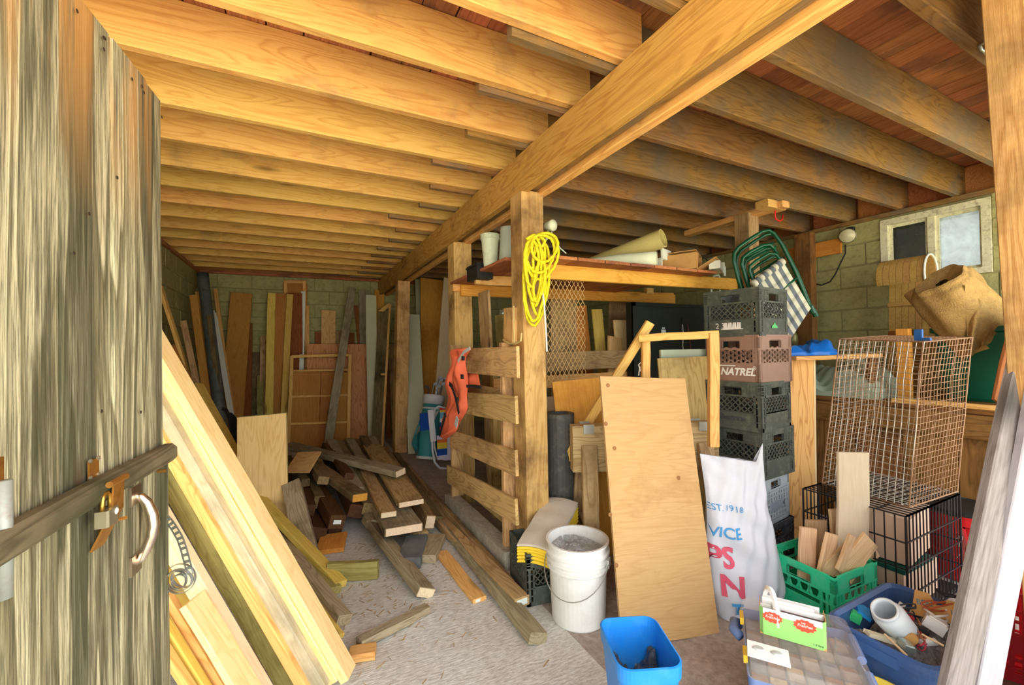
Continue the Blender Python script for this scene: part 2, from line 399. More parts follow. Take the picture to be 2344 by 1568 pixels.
T = PW(375, 235, 1.07); zt = T.z; T2 = PZ(190, 0, zt); dd = (T-T2); dd.z = 0; dd.normalize(); nn = V((dd.y, -dd.x, 0))   # nn faces the camera side
DW = 1.02; door = empty('door_1', (T-dd*DW).to_2d().to_3d(), kind='structure')
def dS(x, y, off=0):                       # door-plane coordinates under a pixel
    d = ray(x, y); q = EYE+d*(((T+nn*off-EYE).dot(nn))/d.dot(nn)); return (T-q).dot(dd), q.z
def dp(s, z, off=0): return V((T.x, T.y, z))-dd*s+nn*off        # s metres back from the free edge
zb = PW(378, 1035, 1.07).z; s = 0; i = 0
for wd in (.085, .15, .155, .15, .16, .15, .16):
    a = s+wd/2; zz = zt+.002*i
    board('plank', dp(a, zb+.01, -.02), dp(a, zz, -.02+.003*(i % 2)), wd-.004, .03, nn, M_door, door, e=.003)
    board('plank', dp(a-.006, .03, -.012), dp(a-.006, zb+.004, -.012+.003*(i % 2)), wd-.003, .03, nn, M_doorl, door, e=.003)
    s += wd; i += 1
for z in (.35, .85, 1.2, 1.75): board('back_rail', dp(.02, z, -.05), dp(DW-.02, z, -.05), .1, .03, nn, M_bar, door)
# ledge along the split of the door
led = board('ledge', dp(.022, zb+.006, .012), dp(DW, zb-.004, .012), .044, .036, nn, M_bar, door, e=.01)
# hasp
hx = dS(228, 1030, .01)[0]
hs = empty('hasp', dp(hx, zb), 0); adopt(hs, door); tag(hs, 'rusty hinged hasp closed over the ledge')
def dbox(name, s0, s1, z0, z1, o0, o1, mat, par): 
    return MB().box(dp((s0+s1)/2, (z0+z1)/2, (o0+o1)/2), (abs(s1-s0), abs(o1-o0), z1-z0), None, frame(dd, (0, 0, 1))).build(name, mat, par)
dbox('hasp_plate', hx-.014, hx+.016, zb+.015, zb+.06, 0, .003, M_rust, hs)
MB().tube([dp(hx-.028, zb+.018, .037), dp(hx+.03, zb+.018, .037)], .006, 8).build('hasp_pin', M_rust, hs)
mb = MB()
mb.bar(dp(hx, zb+.016, .037), dp(hx+.002, zb-.035, .036), .036, .003, nn); mb.bar(dp(hx+.002, zb-.035, .036), dp(hx+.006, zb-.10, .008), .04, .003, nn); mb.build('hasp_strap', M_rust, hs)
MB().tube([dp(hx-.012, zb-.06, 0)]+[dp(hx-.012-.012*math.sin(t), zb-.06+.0-.0*t, .018+.022*math.sin(t)) for t in (.5, 1.0, 1.57, 2.1, 2.6)]+[dp(hx-.012, zb-.078, 0)], .0035, 6).build('staple', M_rust, hs)
for zq in (.03, .06):
    for sq in (-.01, .014): MB().lathe([(0, .004), (.004, .003), (.004, 0)], 8, Matrix.Translation(dp(hx+sq, zb+zq, .002)) @ nn.to_track_quat('Z', 'Y').to_matrix().to_4x4()).build('screw', M_lock, hs)
# padlock hanging from the staple
pk = empty('padlock', dp(dS(243, 1185, .03)[0], dS(243, 1185, .03)[1], .03), 0, 'laminated steel padlock hanging from the rusty hasp on the plank door', 'padlock')
pc = dp(dS(243, 1183, .032)[0], dS(243, 1183, .032)[1], .032); Rm = frame(dd, (0, 0, 1))
KS = Matrix.Scale(.72, 4)
MB().prism([(-.026, -.011), (-.02, -.015), (.02, -.015), (.026, -.011), (.026, .011), (.02, .015), (-.02, .015), (-.026, .011)], -.02, .02).build('lock_body', M_lock, pk, Matrix.Translation(pc) @ Rm.to_4x4() @ KS)
MB().tube([pc+dd*.012+V((0, 0, .012))]+[pc+dd*(.012*math.cos(t))+V((0, 0, .024+.018*math.sin(t))) for t in [j*math.pi/8 for j in range(9)]]+[pc-dd*.012+V((0, 0, .012))], .0035, 8).build('shackle', plain('brassy_shackle', S(210, 170, 80), .3, .1, 10, metal=.9), pk, smooth=True)
MB().lathe([(0, .002), (.005, .001), (.006, 0)], 12, Matrix.Translation(pc+nn*.011+dd*.009+V((0, 0, .006))) @ nn.to_track_quat('Z', 'Y').to_matrix().to_4x4()).build('lock_badge', plain('badge_white', S(240, 238, 226), .5, .03), pk)
# pull handle
hd = empty('handle', dp(.05, zb-.1), 0); adopt(hd, door); tag(hd, 'worn chrome pull handle')
hs0, zc0 = dS(300, 1133); zc1 = dS(302, 1290)[1]
for zq in (zc0, zc1): dbox('handle_plate', hs0-.02, hs0+.022, zq-.02, zq+.02, .004, .010, M_chrome, hd)
MB().tube([dp(hs0, zc0, .006), dp(hs0-.002, zc0-.006, .016), dp(hs0-.008, zc0-.022, .024), dp(hs0-.010, zc0-.05, .032), dp(hs0-.010, (zc0+zc1)/2, .034), dp(hs0-.009, zc1+.05, .031), dp(hs0-.006, zc1+.022, .022), dp(hs0-.002, zc1+.006, .016), dp(hs0, zc1, .006)], [.006, .008, .010, .0115, .012, .0115, .010, .008, .006], 12).build('grip', M_chrome, hd, smooth=True)
MB().tube([dp(.06, zb-.03, 0), dp(.06, zb-.03, .02)], .004, 8).build('bolt', M_rust, door)
gs, gz0 = dS(8, 1370, .012); gz1 = dS(8, 1100, .012)[1]
hg = empty('hinge', dp(gs, gz0), 0); adopt(hg, door); tag(hg, 'grey pipe-like hinge strap')
MB().tube([dp(gs, gz0, .012), dp(gs, gz1, .012)], .009, 12).build('hinge_tube', M_hinge, hg, smooth=True)
dbox('hinge_leaf', gs-.012, gs+.03, gz1-.03, gz1+.03, 0, .006, M_rust, hg)
random.seed(3)
for wq in range(14):
    sx_ = random.uniform(.01, .42); zq = zt-random.uniform(.02, .05) if wq < 9 else random.uniform(zb+.1, zt-.1)
    MB().lathe([(0, .001), (.0035, .0005), (.004, 0)], 6, Matrix.Translation(dp(sx_, zq, .001)) @ nn.to_track_quat('Z', 'Y').to_matrix().to_4x4()).build('nail_head', plain('nail', S(60, 46, 34), .7) if wq == 0 else bpy.data.materials['nail'], door)
# coil of perforated strap hung on the handle
cs = empty('perforated_strap', PW(405, 1215, 1.08), 0, 'coil of galvanised perforated strap dangling from the door handle', 'strap')
wS = 1.055
pts = [PW(x, y, wS) for x, y in ((345, 1180), (372, 1180), (385, 1190), (398, 1208), (412, 1232), (420, 1255), (428, 1285), (436, 1315))]
vv = []; ff = []
tan = lambda i: (pts[min(i+1, len(pts)-1)]-pts[max(i-1, 0)]).normalized()
mb = MB()
for i in range(len(pts)-1):
    a, b = pts[i], pts[i+1]; d = (b-a); sd = fw.cross(d).normalized()
    for sgn in (-1, 1): mb.bar(a+sd*sgn*.0075, b+sd*sgn*.0075, .004, .0012, -fw)
    for q in (.0, .5): mb.bar(a+d*q-sd*.008, a+d*q+sd*.008, .007, .0012, -fw)
mb.build('strap_tail', M_zinc, cs)
cc = PW(412, 1327, wS); mb = MB(); path = []
for q in range(150):
    t = q/150*2*math.pi*4.4; r = .015+.026*q/150+.003*math.sin(t*1.7)
    path.append(cc+cr*(r*math.cos(t))+cu*(r*.86*math.sin(t))-fw*(.006*math.sin(t*.4)))
for q in range(149): mb.bar(path[q], path[q+1], .007, .0012, (path[q]-cc))
mb.build('strap_coil', M_zinc, cs)
# ================================================================ lumber leaning behind the door
M_pine = wood('fresh_pine', S(250, 226, 160), S(238, 200, 124), None, 0, .4, vary=.08, ring=.3, bump=.12)
M_pinew = wood('warm_pine', S(236, 190, 112), S(206, 148, 72), None, 0, .45, vary=.15, ring=.45, bump=.15)
M_pinep = wood('pale_pink_pine', S(246, 222, 178), S(232, 196, 146), None, 0, .4, vary=.1, ring=.25, bump=.12)
M_grey = wood('greyed_pine', S(214, 200, 164), S(176, 160, 122), S(150, 142, 118), .35, .3, vary=.12, ring=.4, bump=.3)
M_olive = wood('greenish_grey_board', S(170, 158, 92), S(126, 118, 62), S(104, 100, 56), .5, .2, vary=.15, ring=.4)
M_yel = wood('yellow_pine', S(236, 204, 104), S(206, 166, 70), None, 0, .3, vary=.15, ring=.3)
def leanl(xc, wpx, wd, t, mat, label, slope=1.73, L=2.35, top=None, y0=1100):
    f = lambda y: PW(xc+(y-y0)/slope, y, wd)
    p1, p2 = f(1400), f(1000); d = (p2-p1).normalized(); wm = wpx*wd/FPX*.865
    n = -fw+d*fw.dot(d)
    b = p1+d*((.022-p1.z)/d.z)
    if d.x < 0: L = min(L, (XL+.06-b.x)/d.x, (2.36-b.z)/d.z)
    e = b+d*L if top is None else f(top)
    return board('leaning_board', b, e, wm, t, n, mat, label=label, cat='board', group='lumber leaning behind the plank door')
leanl(541, 24, 1.66, .085, M_pine, 'fresh pale pine stud, rightmost of the lumber leaning behind the plank door')
leanl(513, 30, 1.655, .085, M_pine, 'fresh pale pine stud touching the rightmost leaning stud')
leanl(466, 36, 1.60, .045, M_grey, 'greyed stud with pencil lines leaning behind the plank door')
leanl(428, 28, 1.58, .05, M_pinew, 'orange-grained stud leaning between the grey stud and the greenish board')
leanl(391, 48, 1.60, .04, M_olive, 'wide greenish-grey board leaning behind the plank door')
leanl(316, 56, 1.50, .04, M_pinep, 'pale pinkish plank leaning behind the perforated strap coil')
leanl(255, 84, 1.60, .02, M_yel, 'wide tan board leaning deep behind the strap coil')
leanl(218, 24, 1.48, .03, M_pinew, 'thin orange strip leaning lowest but two beside the door edge', 1.62, 1.9)
leanl(168, 24, 1.44, .03, M_yel, 'thin yellow strip leaning lowest but one beside the door edge', 1.58, 1.9)
leanl(120, 22, 1.40, .03, M_pinew, 'thin golden strip leaning lowest beside the door edge', 1.52, 1.8)
leanl(272, 20, 1.42, .09, M_pine, 'short planed board whose square top shows below the strap coil', 1.62, top=1372)
leanl(480, 120, 1.74, .03, M_olive, 'added broad olive board behind the leaning studs, its dark tone standing for shade between them')  # added board, its dark olive stands in for shade between the studs
# ================================================================ boards standing along the back wall
M_cbrown = wood('brown_shelf_board', S(196, 136, 66), S(160, 100, 44), None, 0, .7, vary=.1, ring=.25)
M_dkbrown = wood('dark_brown_panel', S(150, 88, 40), S(112, 62, 26), None, 0, .1, vary=.1, ring=.3)
M_ply = wood('plywood', S(226, 180, 118), S(198, 146, 86), S(170, 120, 70), .15, .15, vary=.12, ring=.75, bump=.1)
M_plyr = wood('reddish_plywood', S(222, 160, 104), S(188, 122, 72), S(160, 110, 66), .2, .2, vary=.12, ring=.8, bump=.1)
M_plyp = wood('pale_plywood', S(236, 206, 140), S(216, 176, 108), S(190, 146, 84), .1, .25, vary=.05, ring=.4, bump=.1)
M_old = wood('old_dark_timber', S(140, 120, 80), S(92, 78, 48), S(66, 58, 34), .4, .3, vary=.3, ring=.4, bump=.4)
M_oldg = wood('old_grey_timber', S(176, 162, 128), S(128, 114, 84), S(94, 84, 58), .4, .3, vary=.22, ring=.4, bump=.45)
M_tar = wood('tarred_timber', S(92, 58, 30), S(58, 34, 16), S(150, 110, 60), .05, .1, vary=.2, ring=.3, bump=.4)
M_rotten = wood('rough_sawn_brown', S(194, 160, 112), S(144, 110, 70), S(100, 76, 46), .35, .3, vary=.2, ring=.5, bump=.6)
M_white = plain('white_paint', S(232, 236, 218), .6, .04); M_green_pale = plain('pale_green_board', S(206, 204, 166), .7, .06, 5)
M_osb = wood('orange_panel', S(226, 160, 70), S(196, 128, 46), S(180, 110, 40), .3, .1, vary=.05, ring=.2)
M_black = plain('black_plastic', S(34, 36, 34), .55, .15, 10); M_dgrey = plain('dark_sheet_metal', S(108, 118, 112), .5, .2, 6, S(50, 56, 50), .5, metal=.3)
GB = 'boards standing along the back wall'
def stand(xt, yt, xb, yb, wpx, mat, label, Yt=6.86, Yb=6.6, t=.03, name='standing_board', cat='board', group=GB, n=(0, -1, 0), foot=True, mx=None, e=None):
    a = PY(xt, yt, Yt); b = PY(xb, yb, Yb); d = (b-a).normalized()
    if foot: b = a+d*((.005-a.z)/d.z)
    return board(name, b, a, pxm(a, wpx), t, n, mat, label=label, cat=cat, group=group, e=e)
stand(553, 671, 532, 945, 42, M_cbrown, 'broad brown board with dark knots standing at the back wall')
stand(493, 662, 516, 830, 8, M_pinew, 'thin brown strip standing right of the dark stove pipe', 6.9, 6.7)
stand(487, 711, 513, 862, 7, M_white, 'thin white strip standing against the dark stove pipe', 6.84, 6.5, .015)
stand(493, 716, 518, 862, 5, M_white, 'thinner white strip just right of the first white strip', 6.84, 6.5, .015)
stand(443, 676, 470, 880, 15, M_cbrown, 'reddish plank leaning at the left corner, nearest the left wall', 6.0, 5.8)
stand(456, 668, 480, 885, 15, M_pinew, 'second reddish plank in the left corner beside the stove pipe', 6.6, 6.2)
stand(622, 671, 616, 945, 16, M_yel, 'narrow yellowish batten standing among tall boards at the back wall', 6.8, 6.55)
stand(645, 672, 640, 945, 28, M_cbrown, 'orange-brown plank between two yellowish battens at the back wall', 6.82, 6.6)
stand(664, 674, 650, 945, 13, M_yel, 'yellowish batten leaning left of the dark cupboard door', 6.78, 6.5)
stand(604, 770, 602, 945, 14, M_rotten, 'shorter plank with a sawn-off corner behind the yellowish battens', 6.9, 6.7, .04)
stand(588, 806, 584, 945, 18, M_old, 'short dark plank standing in the shadow at the back wall', 6.92, 6.75)
stand(596, 860, 596, 945, 13, M_olive, 'short greenish plank standing low at the back wall', 6.8, 6.65)
# cupboard door with white edge, and the framed panel behind it
cf = empty('framed_panel', PY(676, 900, 6.94), 0, 'tall framed brown panel sticking up behind the dark cupboard board', 'panel')
for (x0, y0, x1, y1, nm) in ((654, 644, 654, 930, 'stile'), (697, 644, 697, 930, 'stile'), (676, 642, 676, 650, 'rail')):
    a, b = PY(x0, y0, 6.93), PY(x1, y1, 6.93)
    if nm == 'rail': a, b = PY(650, 645, 6.93), PY(701, 645, 6.93)
    board(nm, b, a, .045, .03, (0, -1, 0), M_pinew, cf)
board('infill', PY(676, 960, 6.945), PY(676, 648, 6.945), .32, .012, (0, -1, 0), M_cbrown, cf)
stand(674, 671, 676, 930, 32, M_dkbrown, 'smooth dark brown cupboard board standing at the back wall', 6.84, 6.68)
stand(694, 667, 690, 843, 9, M_white, 'white painted strip along the edge of the dark cupboard board', 6.87, 6.72, .02)
stand(752, 711, 752, 800, 30, M_ply, 'short blotchy plank standing up behind the leaning plywood', 6.9, 6.85)
stand(779, 757, 779, 800, 22, M_rotten, 'short brown offcut right of the blotchy plank', 6.93, 6.9)
stand(729, 760, 729, 800, 14, M_dkbrown, 'dark offcut left of the blotchy plank', 6.93, 6.9)
stand(803, 762, 803, 800, 16, M_dkbrown, 'dark offcut behind the leaning grey stud', 6.93, 6.9)
stand(773, 788, 775, 1010, 126, M_plyr, 'wide reddish plywood sheet leaning behind the barred frame', 6.72, 6.45, .015, 'plywood_sheet', 'plywood', None)
stand(834, 664, 836, 800, 25, M_oldg, 'wide weathered grey board standing by the end of the beam', 6.93, 6.88)
stand(806, 660, 752, 1008, 16, M_oldg, 'long grey stud leaning across the barred frame', 6.75, 5.75, .04)
stand(849, 676, 855, 1000, 23, M_green_pale, 'pale greenish board standing left of the narrow screen frame', 6.5, 6.2, .02)
stand(868, 665, 868, 800, 22, M_osb, 'short orange board under the far end of the beam', 6.9, 6.85)
# barred frame with tongue and groove boards
fr = empty('barred_frame', PY(730, 1010, 6.3), 0, 'pale framed screen door with three bars over brown boards', 'frame')
def fb(nm, x0, y0, x1, y1, w, mat=None, Y0=6.32, Y1=6.32, t=.03): return board(nm, PY(x0, y0, Y0), PY(x1, y1, Y1), w, t, (0, -1, 0), mat or M_pinew, fr)
Yt_, Yb_ = 6.5, 6.15
YY = lambda y: Yt_+(Yb_-Yt_)*(y-815)/(1015-815)
for a, b in (((668, 815), (660, 1024)), ((801, 813), (797, 1024))): fb('stile', a[0], a[1], b[0], b[1], .045, None, YY(a[1]), YY(b[1]))
for y0, y1 in ((816, 813), (849, 846), (908, 904), (970, 966)):
    fb('rail', 668 if y0 < 830 else 665, y0, 800, y1, .04 if y0 < 830 else .028, None, YY(y0), YY(y1))
for i in range(4):
    xa = 670+i*32.5; xb = 665+i*33
    fb('groove_board', xa+16, 852, xb+16, 1024, .176, M_cbrown, YY(852)+.03, YY(1024)+.03, .012)
# narrow screen frame by the far post
sf = empty('screen_frame', PY(860, 1035, 5.9), 0, 'narrow old screen frame leaning beside the far wooden post', 'frame')
for nm, a, b, Ya, Yb2, w in (('stile', (893, 697), (874, 1040), 6.3, 5.75, .03), ('stile', (868, 715), (854, 1020), 6.42, 5.95, .03), ('rail', (868, 715), (893, 697), 6.42, 6.3, .05), ('rail', (862, 858), (885, 856), 6.2, 6.05, .03), ('rail', (854, 1018), (874, 1038), 5.95, 5.75, .05)):
    board(nm, PY(*a, Ya), PY(*b, Yb2), w, .025, (-.5, -1, 0), M_pinew, sf)
board('screen_mesh', (PY(880, 706, 6.37)), (PY(864, 1028, 5.86)), .19, .006, (-.55, -.8, 0), M_old, sf)
# boards beyond the post, in front of the golf bag
stand(941, 720, 956, 1045, 38, M_green_pale, 'broad pale cream board leaning behind the golf bag', 5.9, 5.2, .02)
stand(958, 640, 962, 740, 16, M_green_pale, 'narrow pale board standing high behind the broad cream board', 6.6, 6.5, .02)
stand(995, 640, 1000, 880, 66, M_osb, 'tall orange panel standing behind the golf bag', 6.4, 6.0, .012, 'panel_sheet', 'panel', None)
stand(1032, 640, 1010, 960, 34, M_pinep, 'tall pinkish board leaning against the orange panel', 6.1, 5.3, .02)
stand(896, 790, 905, 960, 16, M_rotten, 'reddish board in the shadow behind the far post', 6.6, 6.3)
# left wall: boards, roll, stove pipe
a, b = PY(464, 628, 6.5), PY(500, 920, 5.9); d = (b-a).normalized(); b = a+d*((.02-a.z)/d.z)
sp = MB(); n_ = 24; sp.tube([a+(b-a)*(q/n_) for q in range(n_+1)], [.062+(.003 if q % 6 == 0 else 0) for q in range(n_+1)], 14)
tag(sp.build('stove_pipe', M_dgrey, smooth=True), 'long dark sheet-metal pipe leaning in the back left corner', 'pipe')
stand(366, 655, 412, 800, 13, M_pinew, 'thin brown board leaning on the left wall above the lumber', 5.2, 5.2, n=(1, -.2, 0))
stand(392, 790, 440, 900, 16, M_cbrown, 'brown board leaning low on the left wall', 4.6, 4.6, n=(1, -.3, 0))
for i, (xt, yt, xb, yb, wp, mt, lab) in enumerate(((402, 845, 470, 985, 14, M_cbrown, 'brown board of the stack leaning on the left wall, topmost'), (438, 868, 492, 975, 16, M_rotten, 'brown board of the left-wall stack, second from the top'), (455, 880, 512, 985, 18, M_yel, 'yellowish board of the left-wall stack, nearest the bundle of black strips'), (420, 905, 500, 1040, 22, M_rotten, 'reddish board of the left-wall stack, lowest'))):
    stand(xt, yt, xb, yb, wp, mt, lab, 4.9-.15*i, 4.4-.15*i, .03, n=(.6, -.7, .3), group='boards leaning on the left wall')
# bundle of black edging strips
es = empty('black_edging', PY(525, 1010, 4.5), 0, 'bundle of bent black rubber strips behind the small plywood board', 'rubber strip')
for i in range(7):
    x0 = 508+i*3; mb = MB(); p = [PY(x0+4*math.sin(k*.6+i)+k*4.5, 935+k*k*2.6+i*2, 4.5+i*.02) for k in range(8)]
    p = [q for q in p if q.z > .03]
    for k in range(len(p)-1): mb.bar(p[k], p[k+1], .035, .006, (1, -.3, 0))
    mb.build('strip', M_black, es)
# small pale plywood board standing on the pile
a = PY(600, 951, 3.55); b = PY(602, 1150, 3.45)
pb = empty('plywood_offcut', (b.x, b.y, 0), 0, 'upright pale plywood board with knots standing beside the pile', 'plywood')
dz = (b-a).normalized(); b2 = a+dz*((.01-a.z)/dz.z)
board('sheet', b2, a, pxm(a, 101), .02, (-.25, -1, 0), M_plyp, pb)
board('sheet_edge', b2+V((0, .014, 0)), a+V((.004, .014, .004)), pxm(a, 102), .006, (-.25, -1, 0), M_olive, pb)
# ================================================================ pile of old timber
GP = 'old timber heaped on the floor'
def log(p, q, w, t, mat, label, n=(0, 0, 1), skew=0): return board('old_timber', p, q, w, t, n, mat, label=label, cat='timber', group=GP, skew=skew)
def ends(x0, y0, z0, x1, y1, z1): return PZ(x0, y0, z0), PZ(x1, y1, z1)
def lg(x0, y0, z0, x1, y1, z1, w, t, mat, label, n=(0, 0, 1), skew=0): p, q = ends(x0, y0, z0, x1, y1, z1); return log(p, q, w, t, mat, label, n, skew)
# bottom layer (near end pixel+height, far end pixel+height)
lg(688, 1190, .05, 690, 1040, .08, .09, .09, M_tar, 'tarred brown post end at the left of the heap, lowest', (.3, 0, 1))
lg(728, 1225, .06, 676, 1060, .08, .10, .10, M_tar, 'tarred brown square timber, second from the left in the heap', (.4, 0, 1))
lg(770, 1205, .07, 690, 1060, .09, .09, .09, M_tar, 'tarred timber under the one with the white label', (.3, 0, 1))
lt_ = lg(772, 1195, .14, 690, 1060, .2, .10, .09, M_tar, 'dark tarred timber with a small white label on its end', (.25, 0, 1))
lg(815, 1170, .16, 745, 1030, .2, .10, .09, M_tar, 'speckled dark timber right of the labelled one', (.35, 0, 1))
lg(730, 1150, .17, 690, 1062, .2, .07, .09, M_old, 'greyish timber lying on the tarred ones at the left', (.2, 0, 1))
lg(700, 1105, .26, 662, 1060, .28, .06, .06, M_old, 'short dark stick at the left end of the heap', (0, 0, 1))
lg(824, 1139, .25, 720, 1065, .28, .11, .055, M_old, 'old plank with a freshly cut orange end lying on the heap', (.1, 0, 1))
fo = V((824, 1139, 0)); pq, qq = ends(824, 1139, .25, 720, 1065, .28); dq = (pq-qq).normalized()
board('cut_end', pq-dq*.02, pq+dq*.004, .104, .05, (.1, 0, 1), M_osb, bpy.data.objects['old_timber.007'])
lg(860, 1200, .1, 775, 1020, .14, .12, .06, M_oldg, 'long grey plank running through the middle of the heap', (.1, 0, 1))
lg(925, 1213, .16, 800, 1010, .2, .24, .05, M_oldg, 'broad grey plank with a pale sawn end low in the heap', (.05, 0, 1))
lg(890, 1178, .22, 800, 1010, .26, .10, .035, M_rotten, 'narrow tan plank lying on the broad grey plank', (.05, 0, 1))
lg(942, 1152, .25, 850, 1020, .27, .17, .035, M_rotten, 'tan board with a knife-pale end on top of the heap', (.0, 0, 1))
lg(915, 1148, .235, 838, 1020, .25, .05, .05, M_oldg, 'thin blue-grey plank edge under the tan board', (.0, 0, 1))
lg(917, 1082, .33, 660, 1020, .36, .10, .05, M_oldg, 'long grey plank lying crosswise on top of the heap', (0, -.2, 1))
lg(985, 1195, .12, 880, 1030, .14, .06, .09, M_rotten, 'splintered reddish timber on the right side of the heap', (.2, 0, 1))
lg(960, 1228, .05, 880, 1080, .05, .12, .05, M_rotten, 'rotted brown slab sticking out under the broad plank', (0, 0, 1))
for i, (x, y) in enumerate(((757, 1010), (775, 1012), (800, 1008), (832, 1002), (850, 1003))):
    lg(x+62, y+112, .22-.02*i, x, y, .36-.02*i, .09, .05, M_old if i % 2 else M_oldg, ['dark plank end poking up at the back of the heap, leftmost', 'dark plank poking up at the back of the heap, second from the left', 'dark plank poking up at the back of the heap, third from the left', 'dark plank poking up at the back of the heap, fourth from the left', 'dark plank poking up at the back of the heap, rightmost'][i], (.2, 0, 1))
# loose pieces in front
lg(975, 1357, .03, 845, 1190, .10, .10, .05, M_oldg, 'long split grey timber pointing at the bare floor', (.5, 0, 1))
lg(935, 1290, .04, 955, 1235, .05, .14, .07, plain('charred', S(104, 106, 104), .8, .3, 9), 'charred grey block under the plank ends', (0, 0, 1))
lg(975, 1280, .03, 1000, 1230, .03, .12, .05, M_oldg, 'small grey block beside the charred block', (0, 0, 1))
lg(755, 1262, .02, 765, 1225, .03, .17, .03, M_osb, 'short yellowish board end on the floor under the tarred timbers', (0, 0, 1))
lg(752, 1308, .055, 866, 1302, .055, .10, .04, M_olive, 'short greenish board standing on edge in front of the heap', (0, -1, 0))
lg(710, 1290, .02, 668, 1110, .34, .07, .12, M_oldg, 'heavy grey board leaning down the left side of the heap', (1, -.6, 0))
lg(780, 1338, .03, 590, 1135, .28, .07, .04, M_yel, 'yellow batten slanting down past the small plywood board', (.3, -.2, 1))
lg(765, 1352, .03, 560, 1120, .2, .08, .04, M_olive, 'greenish batten under the yellow batten', (.3, -.2, 1))
lg(788, 1420, .03, 600, 1180, .16, .07, .05, M_oldg, 'grey batten lying along the leaning studs', (.4, -.2, 1))
lg(782, 1455, .015, 620, 1250, .12, .025, .02, M_yel, 'thin yellow lath lying beside the leaning studs', (.4, -.2, 1))
lg(768, 1385, .05, 560, 1150, .14, .05, .03, M_dkbrown, 'reddish brown lath behind the leaning studs', (.4, -.2, 1))
lg(822, 1472, .03, 978, 1392, .02, .055, .035, M_oldg, 'short grey stick lying crosswise on the bare floor', (0, 0, 1))
lg(800, 1500, .02, 860, 1490, .02, .07, .035, M_pinew, 'pine block end on the floor beside the short grey stick', (0, 0, 1))
pl_ = lg(1098, 1373, .012, 1010, 1265, .012, .075, .022, M_pinew, 'clean pine board lying flat on the bare floor', (0, 0, 1))
lg(1232, 1462, .03, 900, 1052, .03, .09, .05, M_oldg, 'long grey timber lying on the floor toward the bucket', (.35, 0, 1))
lb_ = lg(1195, 1378, .04, 1000, 1185, .04, .05, .085, M_rotten, 'tan stud with a paper label on its end lying by the crate', (1, 0, 0))
lg(1165, 1332, .03, 925, 1060, .05, .06, .04, M_rotten, 'splintered dark plank running along the concrete curb', (.5, 0, 1))
# flat plywood scrap lying on the heap
p1, p2, p3, p4 = PW(653, 1083, 3.42), PW(708, 1083, 3.36), PW(736, 1036, 3.62), PW(683, 1038, 3.70)
up_ = (p2-p1).cross(p4-p1).normalized()*.014
mb = MB(); mb.add([p1, p2, p3, p4, p1+up_, p2+up_, p3+up_, p4+up_], [(3, 2, 1, 0), (4, 5, 6, 7), (0, 1, 5, 4), (1, 2, 6, 5), (2, 3, 7, 6), (3, 0, 4, 7)])
tag(mb.build('plywood_scrap', M_ply), 'small plywood scrap lying tilted on top of the heap', 'plywood')
# paper labels on timber ends
M_paper = plain('paper_label', S(226, 236, 228), .6, .05)
for o_, w_, h_, du in ((lt_, .05, .028, 0), (pl_, .025, .014, .01), (lb_, .03, .06, 0)):
    L_ = max(v.co.x for v in o_.data.vertices)
    mb = MB().box((-L_-.001, du, 0), (.002, w_, h_)); mb.build('paper_label', M_paper, o_, None, True)

for (xt, yt, xb, yb, wp_, mt, lab, Yt, Yb) in ((570, 740, 566, 945, 14, M_dkbrown, 'dark red strip standing right of the broad brown board', 6.9, 6.7), (702, 700, 704, 930, 10, M_pinew, 'narrow pale strip behind the barred frame, left of the blotchy plank', 6.93, 6.8), (478, 720, 500, 900, 9, M_old, 'dark lath leaning against the stove pipe', 6.2, 5.9), (815, 700, 824, 800, 9, M_dkbrown, 'thin dark lath left of the weathered grey board', 6.95, 6.9), (884, 760, 890, 960, 9, M_dkbrown, 'thin dark strip between the screen frame and the far post', 6.7, 6.4), (420, 735, 455, 900, 12, M_rotten, 'rough brown board leaning on the left wall near the corner', 5.2, 5.0)):
    stand(xt, yt, xb, yb, wp_, mt, lab, Yt, Yb, .02)
# pale sawn ends on the flat planks
M_sawn = wood('pale_sawn_end', S(236, 214, 180), S(206, 180, 140), None, 0, 0, ring=.2)
for ob in [o for o in bpy.data.objects if o.name.startswith('old_timber') and any(k in o['label'] for k in ('pale sawn end', 'narrow tan plank', 'knife-pale', 'splintered reddish', 'crosswise on top', 'long split grey'))]:
    xs_ = [v.co.x for v in ob.data.vertices]; ys_ = [v.co.y for v in ob.data.vertices]; zs_ = [v.co.z for v in ob.data.vertices]
    MB().box((min(xs_)-.001, 0, 0), (.004, (max(ys_)-min(ys_))*.93, (max(zs_)-min(zs_))*.86)).build('sawn_end', M_sawn, ob, None, True)
for (x0, y0, z0, x1, y1, z1, w, t, mt, lab) in ((705, 1170, .16, 672, 1060, .2, .09, .09, M_tar, 'tarred square timber end above the leftmost one'), (660, 1145, .1, 655, 1050, .12, .09, .08, M_old, 'dark timber at the far left edge of the heap'), (740, 1100, .30, 700, 1035, .33, .08, .06, M_old, 'short dark timber under the crosswise plank'), (845, 1165, .16, 760, 1015, .22, .09, .08, M_old, 'dark square timber in the middle of the heap'), (800, 1090, .30, 745, 1020, .34, .07, .05, M_tar, 'reddish dark stick under the crosswise plank'), (1003, 1190, .06, 905, 1040, .08, .07, .05, M_old, 'dark bark-edged plank along the right of the heap')):
    lg(x0, y0, z0, x1, y1, z1, w, t, mt, lab, (.25, 0, 1))
